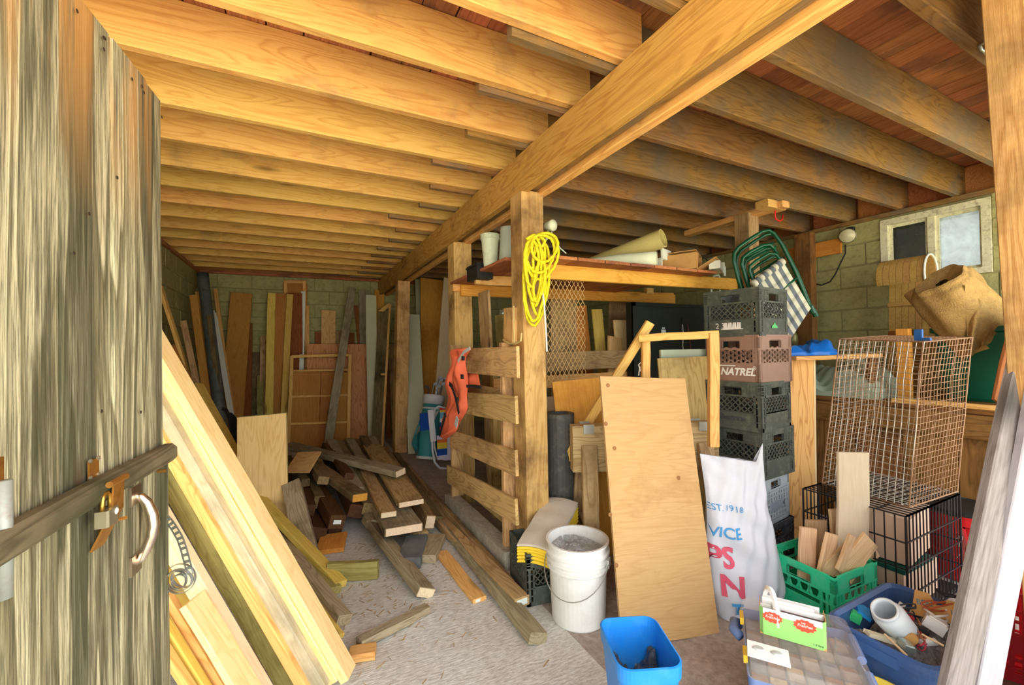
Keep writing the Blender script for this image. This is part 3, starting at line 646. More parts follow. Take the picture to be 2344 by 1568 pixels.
# litter on the floor
random.seed(77); mb = MB()
for i in range(300):
    a_ = random.uniform(0, 6.3); p_ = V((random.gauss(.45, .28), random.gauss(2.45, .4), .002))
    if p_.x > 1.02 or p_.x < -.3: continue
    L_ = random.uniform(.006, .05); mb.bar(p_, p_+V((math.cos(a_)*L_, math.sin(a_)*L_, random.uniform(0, .006))), random.uniform(.001, .005), .0012)
tag(mb.build('floor_litter', plain('bark_and_straw', S(176, 146, 96), .9, .4, 30)), 'bark chips and straw scattered on the concrete in front of the heap', 'litter', kind='stuff')
# ================================================================ pallet on edge beside the post
M_pal = wood('pallet_wood', S(216, 178, 118), S(168, 128, 78), S(120, 92, 58), .35, .2, vary=.2, ring=.5, bump=.6)
pal = empty('wooden_pallet', (1.12, 2.75, .11), 0, 'rough wooden pallet standing on edge between the two posts', 'pallet')
XP = 1.075
def slatY(y0, z0, y1, z1, w, par=pal, nm='slat', x=XP): return board(nm, (x, y0, z0), (x, y1, z1), w, .02, (-1, 0, 0), M_pal, par, e=.003)
def onp(px, py): return PX(px, py, XP)
for (fx, fy, nx, ny, w) in ((1040, 825, 1186, 829, .175), (1066, 922, 1183, 938, .155), (1032, 1003, 1183, 1060, .145), (1026, 1085, 1183, 1172, .145)):
    a, b = onp(fx, fy), onp(nx, ny); board('slat', a, b, w, .02, (-1, 0, 0), M_pal, pal, e=.003)
for y in (2.30, 3.27): board('stringer', (XP+.06, y, .11), (XP+.06, y, 1.33), .10, .04, (0, 1, 0), M_pal, pal)
for z in (.18, .55, .98, 1.25): board('slat', (XP+.125, 2.25, z), (XP+.125, 3.32, z), .09, .018, (-1, 0, 0), M_pal, pal)
# boards leaning inside, behind the pallet
GS = 'boards leaning inside behind the pallet'
for i, (x, y0, z1, mt, w, lab) in enumerate(((1.32, 3.06, 1.75, M_rotten, .2, 'wide stained board upright behind the pallet, below the white pails'), (1.36, 2.84, 1.55, M_olive, .16, 'greenish board upright behind the pallet'), (1.40, 2.62, 1.3, M_plyr, .11, 'reddish board upright behind the pallet, near the post'), (1.44, 2.46, 1.2, M_pinew, .07, 'thin pale stick upright behind the pallet'))):
    board('leaning_board', (x+.05, y0, 0), (x, y0+.03, z1), w, .022, (-1, 0, 0), mt, label=lab, cat='board', group=GS)
# small things nailed to the posts
board('nailed_block', PX(1168, 705, 1.125), PX(1168, 785, 1.125), .12, .035, (-1, 0, 0), M_post, label='short wood block nailed to the roped post, topped by a loop of twine', cat='wood block')
board('nailed_cleat', PY(1036, 655, 3.33), PY(1091, 657, 3.33), .085, .03, (0, -1, 0), M_pinew, label='short pale cleat nailed across the post behind the life vest', cat='wood block')
M_rope = plain('yellow_rope', S(252, 232, 36), .6, .12, 60, bump=.8, bs=140); M_cord = plain('white_cord', S(240, 240, 224), .7, .05)
M_twine = plain('jute_twine', S(206, 180, 116), .9, .1)
# ---- coil of yellow rope
rp = empty('rope_coil', PY(1230, 640, 2.06), 0, 'coil of bright yellow rope hanging on the front post', 'rope')
def loop(cx, top, bot, hw, Yo, sk=0, n=40):
    cy = (top+bot)/2; hh = (bot-top)/2; P = []
    for q in range(n):
        t = 2*math.pi*q/n; xx = cx+hw*math.sin(t)*(1+.15*math.cos(t))+sk*math.cos(t)*6; yy = cy-hh*math.cos(t)
        P.append(PY(xx+random.uniform(-1, 1), yy+random.uniform(-1, 1), Yo+.012*math.sin(t*2+cx)))
    return P
random.seed(5)
for (cx, top, bot, hw, Yo, sk) in ((1227, 545, 745, 29, 2.07, 1), (1224, 560, 735, 24, 2.055, .5), (1228, 552, 725, 20, 2.065, -1), (1240, 540, 640, 36, 2.045, 1), (1236, 538, 625, 32, 2.03, .6), (1222, 540, 690, 17, 2.04, 0), (1232, 545, 700, 13, 2.05, 1), (1246, 534, 600, 30, 2.02, .5), (1216, 550, 655, 16, 2.03, 0), (1234, 600, 690, 12, 2.03, 1)):
    MB().tube(loop(cx, top, bot, hw, Yo-.015, sk), .0085, 6, closed=True).build('strand', M_rope, rp, smooth=True)
MB().tube([PY(x, y, 2.02) for x, y in ((1205, 548), (1220, 538), (1236, 540), (1248, 552), (1240, 565), (1222, 560), (1210, 550))], .009, 6).build('tie', M_rope, rp, smooth=True)
MB().tube([PY(x, y, 2.035) for x, y in ((1232, 545), (1235, 600), (1240, 650), (1246, 700), (1250, 760), (1252, 805))], .005, 6).build('white_cord', M_cord, rp)
tag(MB().tube([PX(x, y, 1.10) for x, y in ((1176, 700), (1176, 740), (1177, 785))], .005, 6).tube([PX(x, y, 1.09) for x, y in ((1152, 778), (1165, 786), (1180, 787), (1192, 780), (1194, 762))], .006, 6).build('twine_loop', M_twine), 'loop of pale twine on the block beside the rope coil', 'twine')
# ---- life vest draped over the pallet
M_vest = plain('orange_nylon', S(255, 122, 84), .55, .06, 12, bump=.25, bs=25); M_strap = plain('black_webbing', S(40, 40, 42), .8, .1); M_reflect = plain('reflective_tape', S(222, 224, 224), .35, .03)
lv = empty('life_vest', PX(1050, 820, 1.02), 0, 'orange life vest with black straps draped over the pallet corner', 'life vest')
LL = [(1052, 797), (1040, 812), (1032, 850), (1026, 890), (1024, 930), (1019, 965), (1014, 995), (1017, 1006)]
LR = [(1078, 797), (1068, 815), (1068, 850), (1072, 890), (1070, 930), (1062, 955), (1045, 985), (1022, 1006)]
def vp(L, v):
    k = v*(len(L)-1); i = min(int(k), len(L)-2); t = k-i; return L[i][0]*(1-t)+L[i+1][0]*t, L[i][1]*(1-t)+L[i+1][1]*t
def vestfn(side):
    def fn(u, v):
        (x0, y0), (x1, y1) = vp(LL, v), vp(LR, v); wv = 2*math.sin(v*23)
        p = PX(x0+(x1-x0)*u+wv*(1 if u > .5 else -1)*abs(2*u-1), y0+(y1-y0)*u, 1.058)
        ed_ = min(1, 6*min(u, 1-u))*min(1, 12*min(v+.05, 1-v)); b = (.045+.016*math.sin(v*19+u*3)+.008*math.sin(u*12-v*7))*ed_
        if abs(u-.46) < .05: b *= .55
        return p-V((b if side else .002, 0, 0))
    return fn
mb = MB().grid(vestfn(1), 20, 60); mb.grid(vestfn(0), 20, 60); mb.build('vest_panel', M_vest, lv, smooth=True)
mb = MB()
mb.grid(lambda u, v: PX(1068+26*u+6*v*u, 853+36*v-4*u, 1.10)+V((-.035*math.sin(math.pi*u)*math.sin(math.pi*v), 0, 0)), 10, 10); mb.grid(lambda u, v: PX(1094-26*u+6*v*(1-u), 853+36*v-4*(1-u), 1.105), 10, 10); mb.build('vest_flap', M_vest, lv, smooth=True)
def vstrap(pts, w, mat, nm, X=1.0):
    mb = MB(); p = [PX(x, y, X) for x, y in pts]
    for i in range(len(p)-1): mb.bar(p[i], p[i+1]+(p[i+1]-p[i])*.05, w, .004, (-1, 0, 0))
    mb.build(nm, mat, lv)
vstrap([(1024, 874), (1034, 884), (1043, 910), (1050, 945)], .03, M_strap, 'strap'); vstrap([(1020, 948), (1013, 972), (1006, 996)], .03, M_strap, 'strap')
vstrap([(1068, 884), (1086, 884), (1100, 886)], .02, M_strap, 'strap', 1.02); vstrap([(1076, 797), (1062, 806), (1049, 826)], .022, M_reflect, 'reflective_strip', 1.0)
vstrap([(1047, 955), (1043, 975)], .05, M_reflect, 'reflective_strip', 1.02)
for x, y in ((1058, 862), (1060, 820), (1046, 914), (1019, 950)): MB().box(PX(x, y, .995), (.012, .035, .03)).build('buckle', M_strap, lv)
# ================================================================ overhead shelf
M_fasc = wood('orange_fascia', S(240, 184, 78), S(216, 146, 46), None, 0, .1, vary=.05, ring=.35)
sh = empty('overhead_shelf', (2.0, 2.7, 1.78), 0, 'overhead plank shelf hung between the posts, loaded with rolls and boxes', 'shelf')
YS = 2.30
a, b = PY(1255, 622, YS), PY(1690, 652, YS); zs = (a.z+b.z)/2
board('fascia', (1.29, YS, a.z-.0), (b.x, YS, b.z), .095, .035, (0, -1, 0), M_fasc, sh)
board('fascia', (1.2, YS+1.0, a.z), (b.x+.35, YS+1.0, b.z), .095, .035, (0, -1, 0), M_fasc, sh)
zd = a.z+.06
for i in range(9):
    x0 = 1.13+i*.215
    if x0 < 2.7: board('shelf_plank', (x0+.1, YS-.16 if i > 0 else YS+.0, zd), (x0+.1, YS+1.05, zd-.0), .205, .02, (0, 0, 1), M_deck, sh)
board('shelf_cleat', (1.13, YS+.5, a.z+.01), (1.5, YS+.5, a.z+.01), .07, .035, (0, -1, 0), M_pinew, sh)
# T support and its post
zT = 2.37
pa, pb_ = PZ(1790, 470, zT), PZ(1545, 531, zT)
ts = empty('hanger_frame', (pa.x, pa.y, 1.5), 0, 'wooden hanger bar on a short post under the joists, holding the red hook', 'wooden frame')
board('hanger_bar', (pa.x, pa.y-.03, zT), (pa.x, pb_.y, zT), .09, .05, (0, 0, 1), M_pinew, ts); board('cross_block', (pa.x-.16, pa.y+.06, zT+.005), (pa.x+.07, pa.y+.06, zT+.005), .10, .06, (0, 0, 1), M_pinew, ts)
pt_ = PZ(1731, 500, zT); board('upright', (pa.x-.02, pa.y+.28, 0), (pa.x-.02, pa.y+.28, zT), .13, .13, (0, -1, 0), M_rotten, ts)
hk = [PY(x, y, pa.y+.05) for x, y in ((1775, 480), (1774, 492), (1776, 502), (1784, 506), (1791, 503), (1792, 492))]
tag(MB().tube([hk[0]+V((0, 0, .05))]+hk, .006, 8).build('screw_hook', plain('red_vinyl', S(214, 40, 36), .4, .05), smooth=True), 'red vinyl-coated hook screwed into the hanger bar', 'hook')
# pails on the shelf left of the post
M_pail = plain('milky_plastic', S(214, 222, 190), .5, .06, 5, S(150, 150, 110), .3); M_pailg = plain('dusty_grey_plastic', S(168, 178, 158), .6, .1, 5)
def pail(x, ytop, ybot, wpx, Y, mat, label, invert=False):
    c = PY(x, ybot, Y); zt_ = PY(x, ytop, Y).z; r = pxm(c, wpx)/2; h = zt_-c.z; base = zd+.0105
    h = zt_-base
    o = empty('pail', (c.x, c.y, base), 0, label, 'pail', 'pails on the overhead shelf')
    r0, r1 = (r, r*.78) if invert else (r*.72, r)
    pr = [(0, 0), (r0, 0), (r0+(r1-r0)*.85, h*.85)]
    if invert: pr += [(r1*1.0, h), (0, h)]
    else: pr += [(r1*1.05, h*.86), (r1*1.05, h*.9), (r1, h*.9), (r1, h*.96), (r1*1.06, h*.96), (r1*1.06, h), (r1*.95, h), (r1*.92, h*.8), (r0*.95, .02), (0, .02)]
    MB().lathe(pr, 24).build('pail_body', mat, o, None, True, smooth=False)
    return o
pail(1123, 538, 632, 42, 2.62, M_pail, 'white plastic pail on the shelf left of the roped post')
pail(1166, 522, 620, 48, 2.44, M_pailg, 'grey-green pail upside down on the shelf behind the roped post', True)
tag(MB().box(PY(1098, 625, 2.8)+V((0, 0, 0)), (.12, .2, .11)).box(PY(1098, 612, 2.8), (.135, .215, .01)).build('black_tray', M_black), 'small black tray on the shelf beside the white pail', 'tray')
# flood lamp on the post
fl = empty('clamp_lamp', PY(1266, 516, 2.2), 0, 'white adjustable lamp holder fixed high on the roped post', 'lamp')
lc = PY(1265, 516, 2.12)
Ml = Matrix.Translation(lc) @ V((.35, -1, -.1)).to_track_quat('Z', 'Y').to_matrix().to_4x4()
MB().lathe([(0, .02), (.018, .02), (.02, .012), (.032, .01), (.035, 0), (.03, -.02), (.02, -.05), (.016, -.06), (0, -.06)], 18, Ml).build('lamp_socket', M_pail, fl, smooth=True)
MB().tube([lc+V((0, .05, -.02)), PY(1258, 540, 2.2), PY(1250, 548, 2.22)], .008, 8).build('lamp_arm', M_pail, fl)
MB().tube([PY(x, y, 2.16) for x, y in ((1262, 530), (1270, 550), (1282, 568), (1296, 580))], .004, 6).build('lamp_cable', M_pail, fl)
# rolls and boxes on the shelf
M_kraft = plain('cardboard', S(206, 158, 92), .85, .08, 8, S(170, 120, 66), .3); M_tubec = plain('tan_tube', S(214, 200, 124), .7, .06, 6); M_fab = plain('cream_cloth', S(226, 232, 196), .8, .05, 8, bump=.3, bs=14)
zr = zd+.012
p0, p1 = PY(1518, 545, 2.22), PY(1310, 590, 2.95); rr = .068
p0.z = max(p0.z, zr+rr); p1.z = zr+rr
def hollow(name, a, b, ro, ri, mat, k=24, parent=None):
    d = (b-a).normalized(); L = (b-a).length; M = Matrix.Translation(a) @ d.to_track_quat('Z', 'Y').to_matrix().to_4x4()
    o = MB().lathe([(ri, L), (ro, L), (ro, 0), (ri, 0), (ri, L)], k).build(name, mat, parent, M, smooth=False); return o
tag(hollow('cardboard_tube', p0, p1, rr, rr*.9, M_tubec), 'long tan tube lying across the rolls on the overhead shelf', 'tube')
q0, q1 = PY(1502, 584, YS-.12), PY(1330, 590, YS+.25); rq = .053
q0.z = q1.z = zr+rq
cl = empty('cloth_roll', (q0.x, q0.y, zr), 0, 'roll of cream cloth lying at the front of the overhead shelf', 'cloth roll')
d_ = (q1-q0).normalized(); MB().tube([q0, q0+d_*.1, q0+d_*.25, q0+d_*.4, q1+d_*.15], [rq, rq*1.02, rq, rq*.8, rq*.45], 20).build('roll', M_fab, cl, smooth=True)
Mq = Matrix.Translation(q0-d_*.001) @ (-d_).to_track_quat('Z', 'Y').to_matrix().to_4x4()
for k_ in range(4): MB().lathe([(rq*(.95-.22*k_), .001), (rq*(.98-.22*k_), .006), (rq*(.88-.22*k_), .006), (rq*(.85-.22*k_), .001)], 20, Mq).build('roll_turn', M_tubec if k_ == 3 else M_fab, cl)
bx = empty('open_carton', PY(1570, 600, 2.3), 0, 'open cardboard carton with flaps on the overhead shelf', 'carton')
bc = PY(1560, 585, 2.28); bc.z = zr
Mb = Matrix.Translation(bc) @ Matrix.Rotation(.5, 4, 'Z') @ Matrix.Scale(1.25, 4)
for nm, c, d in (('carton_base', (0, 0, .004), (.17, .2, .004)), ('carton_side', (-.085, 0, .05), (.004, .2, .09)), ('carton_side', (.085, 0, .05), (.004, .2, .09)), ('carton_side', (0, .1, .05), (.17, .004, .09)), ('carton_flap', (-.05, -.1, .05), (.07, .004, .09))):
    MB().box(c, d).build(nm, M_kraft, bx, Mb)
MB().box((0, 0, 0), (.16, .12, .004), None, Matrix.Rotation(-.5, 3, 'X')).build('carton_flap', M_kraft, bx, Mb @ Matrix.Translation((0.02, -.15, .03)))
MB().box((0, 0, 0), (.17, .2, .004), None, Matrix.Rotation(.1, 3, 'Y')).build('carton_flap', M_kraft, bx, Mb @ Matrix.Translation((0.0, .0, .1)))
wp = PY(1524, 556, 2.3)
ws = empty('white_bracket', (wp.x, wp.y, zr), 0, 'white L-shaped plastic panel on top of the shelf rolls', 'plastic panel')
mb = MB().box((0, 0, .095), (.13, .012, .065)).box((0, .1, .065), (.13, .2, .008)).box((-.06, .1, .03), (.01, .2, .07)); mb.build('panel_body', M_white, ws, Matrix.Translation((wp.x, wp.y, zr+.01)) @ Matrix.Rotation(.35, 4, 'Z') @ Matrix.Scale(1.2, 4))
yb_ = PY(1557, 552, 2.33); tag(MB().lathe([(0, -.02), (.012, -.016), (.018, 0), (.012, .016), (0, .02)], 12, Matrix.Translation((yb_.x, yb_.y, zr+.125))).build('yarn_ball', M_rope, smooth=True), 'small yellow ball of cord on the open carton', 'ball')
gt = PY(1592, 562, 2.4); MBt = MB().box((0, 0, 0), (.12, .02, .03)); tag(MBt.build('green_packet', plain('green_packet_print', S(128, 214, 70), .5, .1), mw=Matrix.Translation((gt.x, gt.y, zr+.11)) @ Matrix.Rotation(.3, 4, 'Z') @ Matrix.Rotation(-.25, 4, 'Y')), 'bright green packet lying on the shelf carton', 'packet')
vc = PY(1630, 600, 2.25)
vb = empty('white_valance', (vc.x, vc.y, zr), 0, 'white plastic headrail with clips at the end of the overhead shelf', 'headrail')
Mv = Matrix.Translation((vc.x-.05, vc.y-.08, zr)) @ Matrix.Rotation(.55, 4, 'Z') @ Matrix.Scale(1.5, 4)
for nm, c, d in (('headrail_body', (-.02, 0, .02), (.18, .05, .04)), ('headrail_clip', (.075, 0, .03), (.02, .06, .055)), ('headrail_clip', (.07, -.03, .01), (.012, .01, .05))): MB().box(c, d).build(nm, M_white, vb, Mv)
# dangling black cable
tag(MB().tube([PY(x, y, 2.22) for x, y in ((1612, 590), (1630, 606), (1646, 620), (1640, 622), (1600, 616), (1575, 612))], .004, 6).build('cable', M_black), 'thin black cable hanging over the shelf edge', 'cable')
# ================================================================ stall behind: mesh, rails, boards
M_emesh = plain('rusty_expanded_metal', S(206, 170, 110), .6, .15, 20, metal=.2)
YM = 2.34; c0 = PY(1246, 606, YM); c1 = PY(1342, 880, YM); mb = MB(); nx, nz = 9, 14
dx, dz_ = (c1.x-c0.x)/nx, (c0.z-c1.z)/nz
for i in range(nx):
    for j in range(nz):
        if j == nz-1 and i > 5: continue
        cx, cz = c0.x+(i+.5)*dx, c0.z-(j+.5)*dz_
        for a_, b_ in (((-.5, 0), (0, .5)), ((0, .5), (.5, 0)), ((.5, 0), (0, -.5)), ((0, -.5), (-.5, 0))):
            mb.bar((cx+a_[0]*dx, YM+.002*((i+j) % 2), cz+a_[1]*dz_), (cx+b_[0]*dx, YM, cz+b_[1]*dz_), .0034, .0034, (0, 1, 0))
tag(mb.build('expanded_metal_panel', M_emesh), 'diamond-mesh expanded metal panel hanging beside the roped post', 'mesh panel')
st = empty('stall_rail', (2.0, 2.95, 0), 0, 'dark-stained board rail of the inner stall behind the mesh', 'rail')
za = PY(1350, 825, 2.9).z
for z_, w_, mt, x1 in ((za, .155, M_rotten, 2.75), (za-.16, .10, M_pinew, 2.75), (za-.34, .12, M_pinep, 2.2)): board('rail_board', (1.3, 2.9, z_), (x1, 2.9, z_), w_, .03, (0, -1, 0), mt, st)
for x_ in (1.36, 2.7): board('rail_post', (x_, 2.96, 0), (x_, 2.96, za+.07), .09, .06, (0, -1, 0), M_post, st)
GI = 'boards stored inside the stall'
for (xt, yt, xb, yb, wp_, mt, Y, lab) in ((1290, 640, 1290, 800, 70, M_rotten, 3.3, 'wide brown board seen through the diamond mesh'), (1325, 700, 1335, 800, 40, M_osb, 3.35, 'orange board behind the right edge of the diamond mesh'),
    (1366, 708, 1374, 800, 28, M_yel, 3.2, 'yellow tongued board standing behind the stall rail'), (1418, 675, 1415, 800, 56, M_rotten, 3.5, 'stained plywood piece standing behind the stall rail'), (1420, 733, 1425, 800, 40, M_pine, 3.1, 'pale pine panel behind the stall rail beside the black cabinet'), (1408, 772, 1408, 800, 42, M_ply, 3.05, 'low plywood offcut just behind the stall rail')):
    stand(xt, yt, xb, yb, wp_, mt, lab, Y, Y-.02, .02, group=GI)
board('high_rail', PY(1300, 672, 3.4), PY(1540, 680, 3.4), .09, .035, (0, -1, 0), M_fasc, sh)
board('shelf_leg', PY(1485, 660, 3.35), (PY(1485, 660, 3.35).x, 3.35, 0), .1, .05, (0, -1, 0), M_pinew, sh)
# bicycle wheel hanging in the dark
wc = PY(1562, 715, 4.2)
bw = empty('bicycle_tyre', (wc.x, wc.y, wc.z), 0, 'old bicycle tyre hanging in the dark behind the black cabinet', 'tyre')
MB().tube([wc+V((.28*math.cos(t), 0, .28*math.sin(t))) for t in [q*2*math.pi/40 for q in range(40)]], .022, 8, closed=True).build('tyre', plain('tan_rubber', S(120, 92, 60), .8), bw, smooth=True)
MB().tube([wc+V((.31*math.cos(t), .05, .31*math.sin(t)-.03)) for t in [q*2*math.pi/40 for q in range(40)]], .02, 8, closed=True).build('inner_tube', M_black, bw, smooth=True)
for nm_, xs_ in (('a', 1632), ('b', 1642)): pass
ho = empty('hose_bundle', PY(1637, 690, YS+1.0), 0, 'pale hose loop hanging behind the crate tower', 'hose')
MB().tube([PY(x, y, YS+.975) for x, y in ((1628, 690), (1628, 650), (1634, 632), (1644, 630), (1650, 640), (1646, 680), (1640, 700))], .014, 8).build('hose', M_pail, ho, smooth=True)
# ================================================================ black flat cabinet (back of a screen)
M_blk = plain('matt_black_shell', S(24, 34, 26), .5, .12, 6)
tv = empty('black_cabinet', PY(1540, 900, 2.75), 0, 'large black flat cabinet with a white label behind the crates', 'cabinet')
a1, a2 = PY(1452, 692, 2.8), PY(1640, 700, 2.8)
z0_, z1_ = .35, a1.z
MB().box(((a1.x+a2.x)/2+.1, 2.84, (z0_+z1_)/2), (a2.x-a1.x+.25, .08, z1_-z0_)).build('shell', M_blk, tv)
for c, d in ((((a1.x+a2.x)/2+.1, 2.80, z1_-.015), (a2.x-a1.x+.25, .02, .03)), ((a1.x-.01, 2.80, (z0_+z1_)/2), (.03, .02, z1_-z0_))): MB().box(c, d).build('rim', M_blk, tv)
lp = PY(1519, 765, 2.795); MB().box(lp, (.055, .002, .085)).build('paper_label', M_paper, tv); MB().box(lp+V((0, 0, .055)), (.035, .002, .012)).build('paper_label', M_paper, tv)
MB().box(PY(1566, 735, 2.795), (.06, .01, .06)).build('socket_recess', M_black, tv)
MB().tube([PY(x, y, 2.785) for x, y in ((1562, 742), (1564, 760), (1563, 790), (1566, 830))], .003, 6).build('wire', M_cord, tv); MB().tube([PY(x, y, 2.785) for x, y in ((1574, 742), (1578, 770), (1582, 800))], .003, 6).build('wire', plain('red_wire', S(150, 60, 50), .5), tv)
for z_ in (.17,): MB().box(((a1.x+a2.x)/2+.1, 2.85, z_), (.5, .3, .34)).build('stand', M_blk, tv)
# ================================================================ golf bag and folded beach chair
M_teal = plain('teal_nylon', S(70, 164, 166), .6, .08, 8, bump=.2); M_wh = plain('white_vinyl', S(236, 236, 232), .5, .03)
M_steel = plain('club_steel', S(120, 124, 128), .35, .15, 12, metal=.8); M_alu = plain('white_tube', S(230, 232, 236), .35, .04)
gb = empty('golf_bag', PZ(975, 1056, 0), 0, 'teal and white golf bag full of clubs beyond the pallet', 'golf bag')
g0 = PZ(977, 1050, .0); g1 = PY(994, 905, g0.y+.12); gd = g1-g0
gp = lambda t: g0+gd*t
MB().tube([gp(t) for t in (0, .03, .06, .3, .55, .75, .85)], [.12, .125, .115, .125, .118, .12, .12], 18).build('bag_body', M_teal, gb, smooth=True)
MB().tube([gp(t) for t in (-.002, .04)], .128, 18).build('bag_foot', M_wh, gb); MB().tube([gp(t) for t in (.85, .97, 1.0)], [.125, .13, .13], 18).build('bag_cuff', M_wh, gb, smooth=True)
MB().tube([gp(t) for t in (.77, .795)], .124, 18).build('white_band', M_wh, gb)
MB().grid(lambda u, v: gp(.1+.32*v)+cr*(-.13-.07*math.sin(math.pi*v)*(1-abs(2*u-1)**2)+.0)+fw*(.16*(u-.5)) if True else None, 8, 10).build('side_pocket', M_teal, gb, smooth=True)
MB().tube([gp(.12)-cr*.11, gp(.3)-cr*.19, gp(.55)-cr*.14, gp(.75)-cr*.115], .01, 6).build('carry_strap', M_teal, gb)
for i, (x, y) in enumerate(((982, 888), (993, 880), (1000, 886), (1006, 872), (1012, 880), (1004, 866), (1016, 868))):
    e = PY(x, y, g0.y+.12+.02*(i-3)); c = empty('club', tuple(e)); adopt(c, gb)
    MB().tube([gp(.8)+cr*(.02*(i-3)), e], .006, 6).build('shaft', M_steel, c)
    MB().bar(e, e+cr*(-.05 if i == 0 else .045)+V((0, 0, .02)), .03, .018, (0, -1, .3)).build('club_head', M_steel, c)
bc_ = empty('beach_chair', PZ(1010, 1070, 0), 0, 'folded beach chair with rainbow stripes and white tubes behind the life vest', 'chair')
YC = 4.42
def ch(pts, r=.012, nm='tube_frame', Y=YC, mt=None): MB().tube([PY(x, y, Y) for x, y in pts], r, 8).build(nm, mt or M_alu, bc_, smooth=True)
ch([(996, 935), (990, 950), (988, 985), (990, 1030), (995, 1058), (1006, 1071), (1030, 1074), (1050, 1068)]); ch([(1003, 940), (992, 960), (994, 1020), (1000, 1045), (1015, 1052), (1050, 1050)], .010, Y=YC+.06)
ch([(994, 960), (996, 935), (1004, 930), (1020, 934)], .012)
MB().bar(PY(985, 938, YC-.03), PY(992, 1010, YC-.03), .06, .02, (0, -1, 0)).build('arm_rest', M_alu, bc_)
MB().bar(PY(973, 945, YC-.02), PY(973, 985, YC-.02), .12, .015, (.3, -1, 0)).build('blue_pouch', plain('royal_blue', S(22, 74, 160), .6, .05), bc_)
cols = [(S(226, 44, 60), 932, 938), (S(255, 205, 50), 938, 943), (S(110, 190, 220), 943, 957), (S(240, 244, 250), 957, 966), (S(24, 70, 160), 966, 976), (S(228, 50, 50), 976, 984), (S(245, 130, 40), 984, 996), (S(222, 226, 244), 996, 1005), (S(244, 120, 50), 1005, 1013), (S(250, 214, 70), 1013, 1027), (S(30, 80, 170), 1027, 1042), (S(222, 226, 244), 1042, 1052)]
for i, (c, y0, y1) in enumerate(cols):
    MB().bar(PY(1012 if i > 6 else 1018, y0, YC+.02), PY(1012 if i > 6 else 1018, y1, YC+.02), .11 if i != 7 else .12, .012, (0, -1, 0)).build('stripe', plain('stripe_%d' % i, c, .7, .03), bc_)
MB().bar(PY(1035, 1000, YC+.03), PY(1035, 1052, YC+.03), .18, .012, (0, -1, 0)).build('seat_cloth', plain('pale_cloth', S(226, 230, 246), .7, .03), bc_)
# ================================================================ big plywood, frame, sawhorse, pipe
bl, br_ = PZ(1424, 1492, .006), PZ(1643, 1440, .006)
tl, tr_ = PW(1365, 868, 2.13), PW(1577, 860, 2.17)
a = (bl+br_)/2; b = (tl+tr_)/2; wdt = (br_-bl).length
nrm = (br_-bl).cross(tl-bl).normalized()
pp = empty('plywood_sheet', tuple(a), 0, 'large tan plywood panel leaning in the middle of the doorway clutter', 'plywood')
hz_ = (b-a).cross(nrm).normalized()*(wdt/2); hz_ = hz_ if hz_.dot(rt) > 0 else -hz_; nrm = hz_.cross(b-a).normalized(); bl = a-hz_
board('sheet', (a+b)/2-hz_, (a+b)/2+hz_, (b-a).length, .014, -nrm, wood('tan_plywood', S(200, 166, 110), S(184, 146, 90), S(168, 126, 74), .2, .0, vary=0, ring=.3, bump=.06), pp)
M_knot = plain('knot_brown', S(150, 104, 60), .8)
for x, y in ((1392, 882), (1387, 970), (1407, 1026), (1397, 1178), (1411, 1294), (1554, 1094)):
    u = ray(x, y); t_ = (bl-EYE).dot(nrm)/u.dot(nrm); q = EYE+u*t_
    MB().lathe([(0, .0012), (.009, .001), (.01, 0)], 12, Matrix.Translation(q+(EYE-q).normalized()*.0105) @ (nrm if nrm.dot(fw) < 0 else -nrm).to_track_quat('Z', 'Y').to_matrix().to_4x4()).build('plugged_knot', M_knot, pp)
# dusty black pipe
M_pipe = plain('dusty_black_pipe', S(74, 76, 72), .6, .15, 8, S(150, 140, 120), .25)
p0 = PW(1281, 945, 2.62); ph = hollow('drain_pipe', V((p0.x, p0.y, p0.z)), V((p0.x, p0.y, 0)), pxm(p0, 33), pxm(p0, 20), M_pipe)
tag(ph, 'thick dusty black pipe standing beside the roped post', 'pipe')
# orange plywood behind
q = PW(1335, 868, 2.75); board('plywood_sheet', (q.x+.02, q.y-.15, 0), (q.x, q.y, q.z), .42, .012, (-.35, -1, .2), M_osb, label='glossy orange plywood sheet behind the large tan panel', cat='plywood')
# blotchy plywood behind the frame
q = PW(1562, 818, 2.62); board('plywood_sheet', (q.x-.02, q.y-.12, 0), (q.x, q.y, q.z), .32, .015, (-.45, -1, .15), wood('spotted_plywood', S(206, 178, 118), S(170, 136, 78), S(110, 80, 40), .25, .8, vary=0, ring=.5), label='spotted plywood sheet inside the small wooden frame', cat='plywood')
q = PW(1566, 800, 2.7); board('metal_tray', (q.x-.02, q.y-.05, 0), (q.x, q.y, q.z), .32, .03, (-.45, -1, .1), plain('pale_green_metal', S(190, 206, 180), .5, .06), label='pale green panel standing behind the spotted plywood', cat='panel')
# sawhorse
M_sh = wood('sawhorse_wood', S(200, 170, 124), S(150, 118, 76), S(104, 80, 52), .4, .2, vary=.12, ring=.6, bump=.4)
sw = empty('sawhorse', PW(1450, 1200, 2.5), 0, 'old grey sawhorse with metal brackets behind the large tan panel', 'sawhorse')
s0, s1 = PW(1308, 1025, 2.42), PW(1636, 1010, 2.46); s1.z = s0.z
sdir = (s1-s0).normalized()
board('beam', s0, s1, .26, .09, (sdir.y, -sdir.x, 0), M_sh, sw)
for e_, s_ in ((s0, 1), (s1, -1)):
    base = e_+sdir*(.09*s_)
    for k_ in (-1, 1):
        side = V((sdir.y, -sdir.x, 0))*k_
        lg_ = board('leg', V((base.x, base.y, 0))+side*.22-sdir*.03*s_, base+side*.055+V((0, 0, .02)), .085, .04, side, M_sh, sw)
        MB().box(base+side*.055+V((0, 0, .115)), (.06, .012, .05), None, frame(sdir, (0, 0, 1))).build('bracket', M_zinc, lg_)
